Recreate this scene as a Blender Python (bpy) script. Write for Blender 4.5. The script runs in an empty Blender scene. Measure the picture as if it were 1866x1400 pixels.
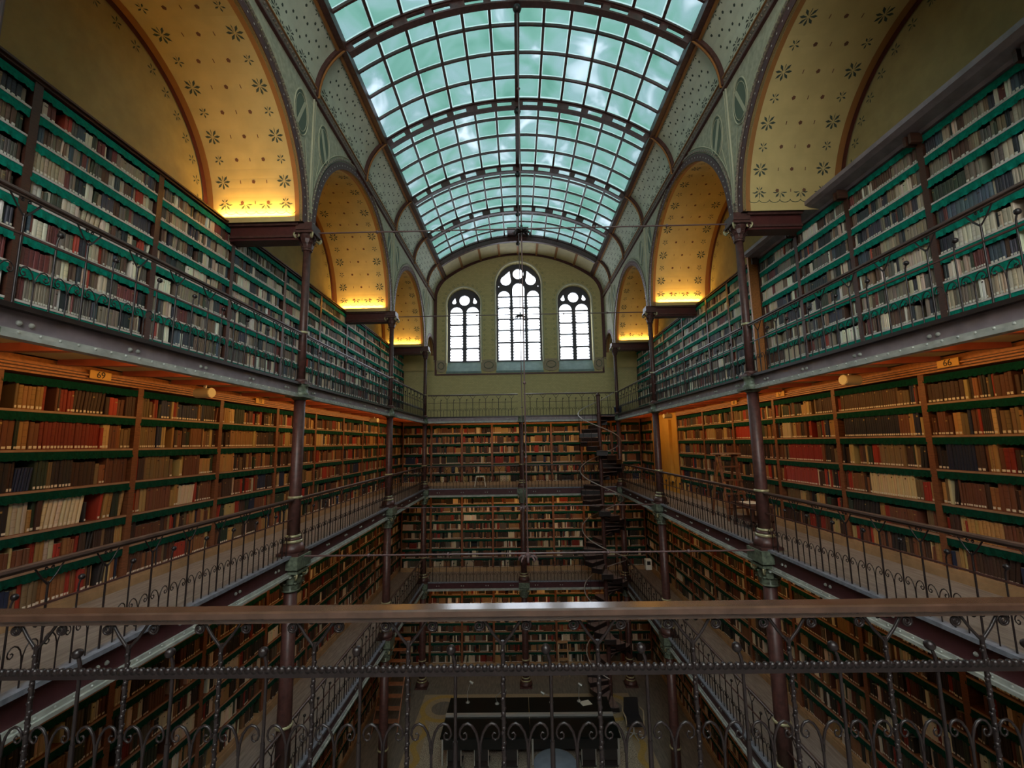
import bpy, math, random
import numpy as np
from mathutils import Vector, Matrix

PI = math.pi
S = bpy.context.scene
C = S.collection

# ------------------------------------------------------------------ camera, world, exposure
YAW, PITCH, ROLL, FPX = 0.01256, 0.13365, -0.01614, 797.65
CAM = Vector((-0.125, 0.0, 9.23))
_R = Vector((math.cos(YAW), math.sin(YAW), 0))
_F = Vector((-math.sin(YAW) * math.cos(PITCH), math.cos(YAW) * math.cos(PITCH), math.sin(PITCH)))
_U = Vector((math.sin(YAW) * math.sin(PITCH), -math.cos(YAW) * math.sin(PITCH), math.cos(PITCH)))
_c, _s = math.cos(ROLL), math.sin(ROLL)
RT, UP = _R * _c + _U * _s, _U * _c - _R * _s
cam_data = bpy.data.cameras.new('camera')
cam_data.sensor_width = 36.0
cam_data.sensor_fit = 'HORIZONTAL'
cam_data.lens = FPX / 1866.0 * 36.0
cam_data.clip_start = 0.05
cam_data.clip_end = 200
cam = bpy.data.objects.new('camera', cam_data)
C.objects.link(cam)
cam.matrix_world = Matrix(((RT.x, UP.x, -_F.x, CAM.x), (RT.y, UP.y, -_F.y, CAM.y), (RT.z, UP.z, -_F.z, CAM.z), (0, 0, 0, 1)))
S.camera = cam

SKY = 13.0
world = bpy.data.worlds.new('overcast_sky')
S.world = world
world.use_nodes = True
_wn = world.node_tree.nodes
_wl = world.node_tree.links
_bg = _wn['Background']
_tc = _wn.new('ShaderNodeTexCoord')
_nz = _wn.new('ShaderNodeTexNoise')
_nz.inputs['Scale'].default_value = 2.5
_nz.inputs['Detail'].default_value = 4
_rp = _wn.new('ShaderNodeValToRGB')
_rp.color_ramp.elements[0].position = 0.3
_rp.color_ramp.elements[0].color = (0.84, 0.92, 1.0, 1)
_rp.color_ramp.elements[1].position = 0.7
_rp.color_ramp.elements[1].color = (1.0, 1.0, 1.0, 1)
_wl.new(_tc.outputs['Generated'], _nz.inputs['Vector'])
_wl.new(_nz.outputs['Fac'], _rp.inputs['Fac'])
_wl.new(_rp.outputs['Color'], _bg.inputs['Color'])
_sp = _wn.new('ShaderNodeSeparateXYZ')
_ma = _wn.new('ShaderNodeMath')
_ma.operation = 'MULTIPLY_ADD'          # overcast sky: three times as bright overhead as at the horizon
_ma.use_clamp = False
_ma.inputs[1].default_value = SKY * 2 / 3
_ma.inputs[2].default_value = SKY / 3
_wl.new(_tc.outputs['Generated'], _sp.inputs[0])
_cl = _wn.new('ShaderNodeMath')
_cl.operation = 'MAXIMUM'
_cl.inputs[1].default_value = 0.0
_wl.new(_sp.outputs['Z'], _cl.inputs[0])
_wl.new(_cl.outputs[0], _ma.inputs[0])
_wl.new(_ma.outputs[0], _bg.inputs['Strength'])

S.view_settings.view_transform = 'Standard'
S.view_settings.look = 'None'
S.view_settings.exposure = 1.27
S.view_settings.gamma = 1.0
S.view_settings.use_curve_mapping = False
S.cycles.use_denoising = True
S.cycles.max_bounces = 7
S.cycles.diffuse_bounces = 4
S.cycles.glossy_bounces = 3
S.cycles.transmission_bounces = 4
S.cycles.transparent_max_bounces = 8
S.cycles.sample_clamp_indirect = 6.0
S.cycles.caustics_reflective = False
S.cycles.caustics_refractive = False

WARM = (1.0, 0.50, 0.15)
UPLIGHT = (1.0, 0.54, 0.11)
P_STRIP_M, P_STRIP_L, P_STRIP_G, P_UP = 9.0, 6.0, 4.0, 9.5   # watts of the strips under each gallery, and of the arch uplights

def area_light(name, loc, direction, sx, sy, power, color=WARM, portal=False):
    d = bpy.data.lights.new(name, 'AREA')
    d.shape = 'RECTANGLE'
    d.size, d.size_y = sx, sy
    d.energy = power
    d.color = color
    o = bpy.data.objects.new(name, d)
    C.objects.link(o)
    o.location = loc
    o.rotation_euler = Vector(direction).to_track_quat('-Z', 'Y').to_euler()
    if portal:
        d.cycles.is_portal = True
    return o

# portals guide the sky's light through the skylight and the end windows, and the added rear ones
area_light('skylight_portal', (0, 7.5, 18.35), (0, 0, -1), 7.2, 22, 1, portal=True)
area_light('window_portal', (0, 20.75, 15.4), (0, -1, 0), 7.2, 5.2, 1, portal=True)
area_light('rear_window_portal', (0, -4.35, 14.0), (0, 1, 0), 7.4, 6.2, 1, portal=True)  # serves the windows added behind the viewer

# ------------------------------------------------------------------ dimensions (metres; the ground floor is z = 0)
XH = 4.0                     # the atrium's half width: column axes and gallery edges
CY = [2.80, 7.70, 13.20, 18.16]   # column rows
YE = 20.0                    # end wall
XC = 5.40                    # fronts of the side bookcases
XW = 5.75                    # outer walls
YC = 19.62                   # fronts of the end bookcases
ZL, ZM, ZT = 3.81, 7.41, 10.32
ZCAP = 13.18
ZSPR = 16.03
LEVEL = {'T': ZT, 'M': ZM, 'L': ZL, 'G': 0.0}
rnd = random.Random(11)

# ------------------------------------------------------------------ materials
def mat(name, color, rough=0.6, metal=0.0, noise=0.0, nscale=8.0, bump=0.0, spec=0.5, col2=None, stretch=None, emit=None):
    m = bpy.data.materials.new(name)
    m.use_nodes = True
    nt = m.node_tree
    b = nt.nodes['Principled BSDF']
    b.inputs['Base Color'].default_value = (*color, 1)
    b.inputs['Roughness'].default_value = rough
    b.inputs['Metallic'].default_value = metal
    b.inputs['Specular IOR Level'].default_value = spec
    if noise or bump or col2:
        tc = nt.nodes.new('ShaderNodeTexCoord')
        mp = nt.nodes.new('ShaderNodeMapping')
        if stretch:
            mp.inputs['Scale'].default_value = stretch
        n = nt.nodes.new('ShaderNodeTexNoise')
        n.inputs['Scale'].default_value = nscale
        n.inputs['Detail'].default_value = 5
        nt.links.new(tc.outputs['Object'], mp.inputs['Vector'])
        nt.links.new(mp.outputs['Vector'], n.inputs['Vector'])
        r = nt.nodes.new('ShaderNodeValToRGB')
        k = noise
        c2 = col2 or tuple(min(1, x * (1 + k)) for x in color)
        c1 = tuple(x * (1 - k) for x in color)
        r.color_ramp.elements[0].position = 0.3
        r.color_ramp.elements[1].position = 0.7
        r.color_ramp.elements[0].color = (*c1, 1)
        r.color_ramp.elements[1].color = (*c2, 1)
        nt.links.new(n.outputs['Fac'], r.inputs['Fac'])
        nt.links.new(r.outputs['Color'], b.inputs['Base Color'])
        if bump:
            bp = nt.nodes.new('ShaderNodeBump')
            bp.inputs['Strength'].default_value = bump
            bp.inputs['Distance'].default_value = 0.02
            nt.links.new(n.outputs['Fac'], bp.inputs['Height'])
            nt.links.new(bp.outputs['Normal'], b.inputs['Normal'])
    if emit:
        b.inputs['Emission Color'].default_value = (*emit[0], 1)
        b.inputs['Emission Strength'].default_value = emit[1]
    return m

def attr_mat(name, rough=0.55):
    m = bpy.data.materials.new(name)
    m.use_nodes = True
    nt = m.node_tree
    a = nt.nodes.new('ShaderNodeAttribute')
    a.attribute_name = 'tint'
    b = nt.nodes['Principled BSDF']
    b.inputs['Roughness'].default_value = rough
    b.inputs['Specular IOR Level'].default_value = 0.35
    nt.links.new(a.outputs['Color'], b.inputs['Base Color'])
    return m

M = {}
M['iron'] = mat('brown_painted_iron', (0.085, 0.035, 0.030), 0.42, noise=0.35, nscale=14, spec=0.5)
M['iron_dark'] = mat('dark_wrought_iron', (0.016, 0.010, 0.010), 0.38, noise=0.3, nscale=20)
M['beam'] = mat('grey_purple_beam_paint', (0.27, 0.22, 0.25), 0.42, noise=0.22, nscale=6)
M['beam_red'] = mat('dark_red_beam_paint', (0.085, 0.025, 0.03), 0.45, noise=0.25, nscale=6)
M['flange'] = mat('grey_green_flange', (0.42, 0.43, 0.39), 0.4, noise=0.25, nscale=9)
M['curb'] = mat('worn_grey_curb', (0.22, 0.23, 0.27), 0.32, noise=0.3, nscale=15)
M['gilt'] = mat('pale_gilt_moulding', (0.42, 0.38, 0.22), 0.35, metal=0.3, noise=0.3, nscale=20)
M['green_iron'] = mat('verdigris_bracket', (0.14, 0.17, 0.12), 0.45, noise=0.5, nscale=18)
M['wood'] = mat('brown_oak', (0.19, 0.072, 0.030), 0.5, noise=0.3, nscale=6, stretch=(1, 1, 9))
M['wood_dark'] = mat('dark_stained_oak', (0.075, 0.027, 0.016), 0.5, noise=0.3, nscale=6, stretch=(1, 1, 9))
M['wood_orange'] = mat('varnished_oak_moulding', (0.42, 0.16, 0.045), 0.4, noise=0.25, nscale=4, stretch=(6, 1, 9))
M['wood_red'] = mat('red_brown_joist', (0.36, 0.085, 0.040), 0.5, noise=0.2, nscale=5)
M['wood_rail'] = mat('brown_handrail_wood', (0.085, 0.045, 0.030), 0.19, noise=0.25, nscale=9, spec=0.9)
M['rail_side'] = mat('worn_iron_handrail', (0.085, 0.05, 0.04), 0.42, noise=0.25, nscale=9)
M['stair'] = mat('worn_stair_treads', (0.26, 0.17, 0.15), 0.35, noise=0.3, nscale=8)  # treads paler than the iron, the light on them put into the colour
M['stair_rail'] = mat('polished_stair_handrail', (0.42, 0.35, 0.31), 0.3)
M['shelf_edge'] = mat('worn_shelf_edge', (0.34, 0.22, 0.15), 0.5, noise=0.2, nscale=10)
M['shelf_pale'] = mat('pale_shelf_edge', (0.66, 0.60, 0.56), 0.5, noise=0.15, nscale=10)  # whitish highlight on the top gallery's shelf edges, put into the colour
M['floor_board'] = mat('scrubbed_gallery_boards', (0.27, 0.24, 0.215), 0.5, noise=0.3, nscale=3, stretch=(8, 1, 1))
M['plinth'] = mat('pale_oak_plinth', (0.36, 0.24, 0.13), 0.5, noise=0.25, nscale=6)
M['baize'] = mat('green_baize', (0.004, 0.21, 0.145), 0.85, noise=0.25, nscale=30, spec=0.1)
M['baize_dark'] = mat('dark_green_baize', (0.002, 0.050, 0.033), 0.85, noise=0.25, nscale=30, spec=0.1)  # the same green cloth, shade of the lower levels put into its colour
M['plaster'] = mat('cream_arch_plaster', (0.62, 0.48, 0.21), 0.8, noise=0.08, nscale=3, spec=0.2)
M['olive'] = mat('olive_cream_wall', (0.38, 0.32, 0.16), 0.85, noise=0.08, nscale=6, spec=0.2)
M['spandrel'] = mat('grey_green_spandrel', (0.44, 0.43, 0.32), 0.8, noise=0.2, nscale=10, spec=0.2)
M['vault'] = mat('pale_green_vault_plaster', (0.64, 0.68, 0.55), 0.8, noise=0.07, nscale=4, spec=0.2)
M['vault_end'] = mat('cream_vault_panels', (0.68, 0.60, 0.38), 0.8, noise=0.07, nscale=4, spec=0.2)
M['leaf'] = mat('painted_dark_leaf', (0.055, 0.075, 0.055), 0.8)
M['dot'] = mat('painted_red_brown_dot', (0.17, 0.07, 0.035), 0.8)
M['vine'] = mat('painted_green_border', (0.12, 0.15, 0.105), 0.8)
M['line'] = mat('painted_pale_line', (0.50, 0.48, 0.34), 0.8)
M['maroon'] = mat('maroon_arch_band', (0.085, 0.018, 0.016), 0.5, noise=0.2, nscale=10)
M['arch_orange'] = mat('orange_brown_arch_edge', (0.35, 0.15, 0.04), 0.6)
M['stud'] = mat('white_studs', (0.7, 0.62, 0.55), 0.5)
M['cornice'] = mat('carved_cornice', (0.20, 0.15, 0.115), 0.6, noise=0.6, nscale=40, bump=0.6)
M['white'] = mat('white_paper_label', (0.80, 0.76, 0.66), 0.6)
M['plate'] = mat('orange_number_plate', (0.75, 0.42, 0.08), 0.5)
M['black'] = mat('black_paint', (0.012, 0.012, 0.012), 0.5)
M['table'] = mat('black_green_table_top', (0.006, 0.010, 0.009), 0.30, spec=0.2)
M['pale_metal'] = mat('pale_metal', (0.55, 0.55, 0.52), 0.35, metal=0.4)
M['speaker'] = mat('cream_speaker', (0.62, 0.52, 0.33), 0.5)
M['blue_grey'] = mat('blue_grey_top', (0.20, 0.26, 0.33), 0.35, noise=0.12, nscale=7)
M['rod'] = mat('purple_brown_tie_rod', (0.15, 0.09, 0.09), 0.32, spec=0.6)
M['sill'] = mat('teal_grey_sill', (0.20, 0.29, 0.28), 0.6, noise=0.15, nscale=5)
M['tracery'] = mat('dark_tracery', (0.07, 0.065, 0.085), 0.6)
M['reveal'] = mat('cream_window_reveal', (0.58, 0.55, 0.38), 0.7)
M['slab'] = mat('grey_floor_boards', (0.17, 0.15, 0.125), 0.6, noise=0.3, nscale=3, stretch=(6, 1, 1))
M['granito'] = mat('speckled_granito', (0.36, 0.31, 0.24), 0.6, noise=0.75, nscale=35)
M['ochre'] = mat('ochre_mosaic', (0.42, 0.28, 0.08), 0.6, noise=0.2, nscale=30)
M['tan'] = mat('tan_mosaic', (0.36, 0.28, 0.18), 0.6, noise=0.2, nscale=30)
M['yellow_wall'] = mat('yellow_painted_wall', (0.62, 0.36, 0.06), 0.7, noise=0.06, nscale=3)
M['brown_wall'] = mat('brown_wall', (0.07, 0.045, 0.03), 0.8)
M['blue'] = mat('blue_plastic', (0.03, 0.07, 0.22), 0.4)
M['leather'] = mat('dark_leather', (0.02, 0.018, 0.02), 0.4)
M['ceiling_under'] = mat('cream_gallery_ceiling', (0.50, 0.38, 0.16), 0.8)
M['books'] = attr_mat('book_bindings')

def brick_mat():
    m = mat('painted_brick_end_wall', (0.40, 0.34, 0.17), 0.85, spec=0.2)
    nt = m.node_tree
    b = nt.nodes['Principled BSDF']
    tc = nt.nodes.new('ShaderNodeTexCoord')
    sx = nt.nodes.new('ShaderNodeSeparateXYZ')
    cx = nt.nodes.new('ShaderNodeCombineXYZ')
    br = nt.nodes.new('ShaderNodeTexBrick')
    br.inputs['Scale'].default_value = 4.0
    br.inputs['Mortar Size'].default_value = 0.012
    br.inputs['Color1'].default_value = (0.62, 0.53, 0.26, 1)
    br.inputs['Color2'].default_value = (0.55, 0.47, 0.23, 1)
    br.inputs['Mortar'].default_value = (0.38, 0.32, 0.16, 1)
    nt.links.new(tc.outputs['Object'], sx.inputs[0])
    nt.links.new(sx.outputs['X'], cx.inputs['X'])
    nt.links.new(sx.outputs['Z'], cx.inputs['Y'])
    nt.links.new(cx.outputs[0], br.inputs['Vector'])
    nt.links.new(br.outputs['Color'], b.inputs['Base Color'])
    return m
M['brick'] = brick_mat()

def glass_mat(name, tints, translucent=0.55, scale=1.3):
    m = bpy.data.materials.new(name)
    m.use_nodes = True
    nt = m.node_tree
    nt.nodes.clear()
    out = nt.nodes.new('ShaderNodeOutputMaterial')
    tc = nt.nodes.new('ShaderNodeTexCoord')
    n = nt.nodes.new('ShaderNodeTexNoise')
    n.inputs['Scale'].default_value = scale
    n.inputs['Detail'].default_value = 3
    n.inputs['Distortion'].default_value = 0.8
    r = nt.nodes.new('ShaderNodeValToRGB')
    els = r.color_ramp.elements
    els[0].position, els[0].color = 0.30, (*tints[0], 1)
    els[1].position, els[1].color = 0.72, (*tints[-1], 1)
    for i, t in enumerate(tints[1:-1]):
        e = els.new(0.30 + 0.42 * (i + 1) / (len(tints) - 1))
        e.color = (*t, 1)
    tr = nt.nodes.new('ShaderNodeBsdfTransparent')
    tl = nt.nodes.new('ShaderNodeBsdfTranslucent')
    gl = nt.nodes.new('ShaderNodeBsdfGlossy')
    gl.inputs['Roughness'].default_value = 0.25
    mx = nt.nodes.new('ShaderNodeMixShader')
    mx.inputs[0].default_value = translucent
    m2 = nt.nodes.new('ShaderNodeMixShader')
    m2.inputs[0].default_value = 0.03
    nt.links.new(tc.outputs['Object'], n.inputs['Vector'])
    nt.links.new(n.outputs['Fac'], r.inputs['Fac'])
    nt.links.new(r.outputs['Color'], tr.inputs['Color'])
    nt.links.new(r.outputs['Color'], tl.inputs['Color'])
    nt.links.new(tr.outputs[0], mx.inputs[1])
    nt.links.new(tl.outputs[0], mx.inputs[2])
    nt.links.new(mx.outputs[0], m2.inputs[1])
    nt.links.new(gl.outputs[0], m2.inputs[2])
    nt.links.new(m2.outputs[0], out.inputs['Surface'])
    return m
M['glass'] = glass_mat('teal_frosted_roof_glass', [(0.0068, 0.0175, 0.0135), (0.0098, 0.0214, 0.0178), (0.0150, 0.0245, 0.0250), (0.040, 0.048, 0.053)], scale=0.8)
M['rear_glass'] = glass_mat('grey_rear_window_glass', [(0.60, 0.60, 0.58), (0.72, 0.70, 0.66)], 0.1)  # glass of the added windows behind the viewer
M['glass_edge'] = glass_mat('pale_bevelled_glass_edge', [(0.020, 0.034, 0.031), (0.028, 0.038, 0.038)])
M['window_glass'] = glass_mat('clear_window_glass', [(0.34, 0.36, 0.39), (0.42, 0.43, 0.45)], 0.1)

# ------------------------------------------------------------------ mesh builder
class MB:
    def __init__(s):
        s.v, s.f, s.m, s.sm = [], [], [], []
    def add(s, vs, fs, mi=0, smooth=False):
        o = len(s.v)
        s.v.extend([tuple(p) for p in vs])
        for f in fs:
            s.f.append(tuple(i + o for i in f))
            s.m.append(mi)
            s.sm.append(smooth)
    def quad(s, a, b, c, d, mi=0):
        s.add([a, b, c, d], [(0, 1, 2, 3)], mi)
    def box(s, x0, x1, y0, y1, z0, z1, mi=0):
        if x0 > x1: x0, x1 = x1, x0
        if y0 > y1: y0, y1 = y1, y0
        vs = [(x0, y0, z0), (x1, y0, z0), (x1, y1, z0), (x0, y1, z0), (x0, y0, z1), (x1, y0, z1), (x1, y1, z1), (x0, y1, z1)]
        s.add(vs, [(0, 3, 2, 1), (4, 5, 6, 7), (0, 1, 5, 4), (1, 2, 6, 5), (2, 3, 7, 6), (3, 0, 4, 7)], mi)
    def obox(s, c, ax, ay, az, mi=0):
        c, ax, ay, az = Vector(c), Vector(ax), Vector(ay), Vector(az)
        vs = [c + ax * i + ay * j + az * k for k in (-1, 1) for j in (-1, 1) for i in (-1, 1)]
        s.add(vs, [(0, 2, 3, 1), (4, 5, 7, 6), (0, 1, 5, 4), (1, 3, 7, 5), (3, 2, 6, 7), (2, 0, 4, 6)], mi)
    def bar(s, p, q, w, h, up=(0, 0, 1), mi=0):
        p, q = Vector(p), Vector(q)
        d = (q - p)
        u = Vector(up)
        side = d.cross(u).normalized()
        u = side.cross(d).normalized()
        s.obox((p + q) / 2, d / 2, side * w / 2, u * h / 2, mi)
    def tube(s, pts, r, n=6, mi=0, closed=False, smooth=True, cap=True):
        pts = [Vector(p) for p in pts]
        m = len(pts)
        rs = r if isinstance(r, (list, tuple)) else [r] * m
        rings = []
        prev = None
        for i, p in enumerate(pts):
            if closed:
                t = pts[(i + 1) % m] - pts[i - 1]
            else:
                t = pts[min(i + 1, m - 1)] - pts[max(i - 1, 0)]
            t.normalize()
            if prev is None:
                a = Vector((0, 0, 1)) if abs(t.z) < 0.9 else Vector((1, 0, 0))
                prev = (a - t * a.dot(t)).normalized()
            else:
                prev = (prev - t * prev.dot(t))
                if prev.length < 1e-6:
                    prev = Vector((1, 0, 0))
                prev.normalize()
            b = t.cross(prev)
            rings.append([p + (prev * math.cos(2 * PI * k / n) + b * math.sin(2 * PI * k / n)) * rs[i] for k in range(n)])
        vs = [v for ring in rings for v in ring]
        fs = []
        for i in range(m if closed else m - 1):
            j = (i + 1) % m
            for k in range(n):
                l = (k + 1) % n
                fs.append((i * n + k, i * n + l, j * n + l, j * n + k))
        s.add(vs, fs, mi, smooth)
        if cap and not closed:
            s.add(vs[:n], [tuple(range(n - 1, -1, -1))], mi)
            s.add(vs[-n:], [tuple(range(n))], mi)
    def lathe(s, prof, c=(0, 0, 0), n=16, mi=0, flute=0.0, smooth=True):
        vs, fs = [], []
        for r, z in prof:
            for k in range(n):
                rr = r * (1 - (flute if k % 2 else 0))
                a = 2 * PI * k / n
                vs.append((c[0] + rr * math.cos(a), c[1] + rr * math.sin(a), c[2] + z))
        for i in range(len(prof) - 1):
            for k in range(n):
                l = (k + 1) % n
                fs.append((i * n + k, i * n + l, (i + 1) * n + l, (i + 1) * n + k))
        fs.append(tuple(range(n - 1, -1, -1)))
        fs.append(tuple((len(prof) - 1) * n + k for k in range(n)))
        s.add(vs, fs, mi, smooth)
    def ball(s, c, r, mi=0, n=8, sz=1.0):
        pr = [(r * math.sin(PI * i / 6), -r * sz * math.cos(PI * i / 6)) for i in range(1, 6)]
        s.lathe([(r * 0.05, -r * sz)] + pr + [(r * 0.05, r * sz)], c, n, mi)
    def prism(s, poly, y0, y1, mi=0, axis='y'):
        n = len(poly)
        if axis == 'y':
            vs = [(a, y0, b) for a, b in poly] + [(a, y1, b) for a, b in poly]
        elif axis == 'x':
            vs = [(y0, a, b) for a, b in poly] + [(y1, a, b) for a, b in poly]
        else:
            vs = [(a, b, y0) for a, b in poly] + [(a, b, y1) for a, b in poly]
        fs = [tuple(range(n)), tuple(range(2 * n - 1, n - 1, -1))]
        for i in range(n):
            j = (i + 1) % n
            fs.append((i, i + n, j + n, j))
        s.add(vs, fs, mi)
    def flower(s, c, U, V, N, R, petals=7, mi=0, spread=1.0, a0=0.0):
        c, U, V, N = Vector(c), Vector(U), Vector(V), Vector(N)
        c = c + N * 0.004
        for k in range(petals + 1):
            a = a0 + 2 * PI * (k - (petals - 1) / 2) * .78 / max(1, petals - 1)
            if k == petals: a = a0 + PI
            d = U * math.cos(a) + V * math.sin(a)
            e = U * -math.sin(a) + V * math.cos(a)
            w_ = .15 if k < petals else .05
            s.add([c + d * R * .1, c + d * R * .66 + e * R * w_, c + d * R, c + d * R * .66 - e * R * w_], [(0, 3, 2, 1)], mi)
    def disc(s, c, U, V, N, R, mi=0, n=6):
        c, U, V, N = Vector(c), Vector(U), Vector(V), Vector(N)
        c = c + N * 0.004
        s.add([c + (U * math.cos(2 * PI * k / n) + V * math.sin(2 * PI * k / n)) * R for k in range(n)], [tuple(range(n))], mi)
    def mesh(s, name, mats):
        me = bpy.data.meshes.new(name)
        me.from_pydata(s.v, [], s.f)
        for m in mats:
            me.materials.append(m)
        if s.f:
            me.polygons.foreach_set('material_index', s.m)
            me.polygons.foreach_set('use_smooth', s.sm)
        me.update()
        return me

def put(name, me, parent=None, loc=(0, 0, 0), rot=(0, 0, 0)):
    o = bpy.data.objects.new(name, me)
    C.objects.link(o)
    o.parent = parent
    o.location = loc
    o.rotation_euler = rot
    return o

def obj(name, mb, mats, parent=None, loc=(0, 0, 0), rot=(0, 0, 0)):
    if not isinstance(mats, (list, tuple)):
        mats = [mats]
    return put(name, mb.mesh(name, mats), parent, loc, rot)

def tag(o, label, cat, group=None, kind=None):
    if label: o['label'] = label
    if cat: o['category'] = cat
    if group: o['group'] = group
    if kind: o['kind'] = kind
    return o

def thing(name, label, cat, loc=(0, 0, 0), rz=0.0, group=None):
    o = bpy.data.objects.new(name, None)
    C.objects.link(o)
    o.location = loc
    o.rotation_euler = (0, 0, rz)
    o.empty_display_size = 0.2
    return tag(o, label, cat, group)

def struct(o, label=None):
    o['kind'] = 'structure'
    if label: o['label'] = label
    return o

SIDE = {-1: 'left', 1: 'right'}
LV = {'T': 'top gallery', 'M': 'middle gallery', 'L': 'lower gallery', 'G': 'ground floor'}
ORD = ['nearest', 'second', 'third', 'fourth', 'fifth', 'sixth', 'seventh', 'eighth', 'ninth', 'tenth', 'eleventh', 'twelfth', 'thirteenth']
# ------------------------------------------------------------------ vault profile
SKX, SKZ, APZ = 3.47, 17.12, 18.22
_R0 = (SKX ** 2 + (APZ - SKZ) ** 2) / (2 * (APZ - SKZ))
def roof_z(x):
    return APZ - _R0 + math.sqrt(_R0 ** 2 - x * x)
def side_pt(t):          # t = 0 at the cornice, 1 at the skylight's edge
    a = (XH, ZSPR); b = (XH, 16.73); c = (SKX, SKZ)
    return ((1 - t) ** 2 * a[0] + 2 * t * (1 - t) * b[0] + t * t * c[0], (1 - t) ** 2 * a[1] + 2 * t * (1 - t) * b[1] + t * t * c[1])
def vault_pts(n_side=8, n_top=24):
    left = [(-side_pt(i / n_side)[0], side_pt(i / n_side)[1]) for i in range(n_side)]
    top = [(-SKX + 2 * SKX * i / n_top, roof_z(-SKX + 2 * SKX * i / n_top)) for i in range(n_top + 1)]
    right = [(-x, z) for x, z in reversed(left)]
    return left + top + right
RIBS = [-3.0, -0.3, 2.45, 5.08, 7.70, 10.45, 13.20, 15.70, 18.16]

# ------------------------------------------------------------------ structure: floors, walls
def build_shell():
    b = MB(); b.box(-XW - .2, XW + .2, -4, YE + .5, -0.2, 0)
    struct(obj('floor', b, M['slab']), 'dark grey boarded ground floor of the book hall')
    for s in (-1, 1):
        b = MB()
        b.box(s * XW, s * (XW + .3), -4, YE + .4, 0, 13.0, 0)
        b.box(s * XW, s * (XW + .3), -4, YE + .4, 13.0, 16.4, 1)
        struct(obj('wall_' + SIDE[s], b, [M['brown_wall'], M['olive']]), 'olive cream outer wall behind the %s arches' % SIDE[s])
build_shell()

def fill_curve(name, loops, depth, mats, axis_rot=(PI / 2, 0, 0), loc=(0, 0, 0), bevel=0.0):
    """a flat plate with holes, given as closed loops in x, z, as a mesh of some thickness"""
    cu = bpy.data.curves.new(name, 'CURVE')
    cu.dimensions = '2D'
    cu.fill_mode = 'BOTH'
    cu.extrude = depth / 2
    cu.bevel_depth = bevel
    for lp in loops:
        sp = cu.splines.new('POLY')
        sp.points.add(len(lp) - 1)
        for i, (x, z) in enumerate(lp):
            sp.points[i].co = (x, z, 0, 1)
        sp.use_cyclic_u = True
    tmp = bpy.data.objects.new('tmp', cu)
    C.objects.link(tmp)
    bpy.context.view_layer.update()
    me = bpy.data.meshes.new_from_object(tmp.evaluated_get(bpy.context.evaluated_depsgraph_get()))
    bpy.data.objects.remove(tmp)
    me.transform(Matrix.Rotation(PI / 2, 4, 'X'))
    me.materials.clear()
    for m in mats:
        me.materials.append(m)
    for p in me.polygons:
        p.material_index = 0
        p.use_smooth = False
    o = put(name, me, None, loc)
    return o

def arch_loop(cx, hw, zb, zs, n=14, rise=None):
    rise = rise or hw
    pts = [(cx - hw, zb), (cx + hw, zb)]
    for i in range(n + 1):
        a = PI * i / n
        pts.append((cx + hw * math.cos(a), zs + rise * math.sin(a)))
    return pts

WIN = [(-2.60, 0.80, 15.80), (0.0, 1.08, 16.74), (2.62, 0.80, 15.85)]

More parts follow.
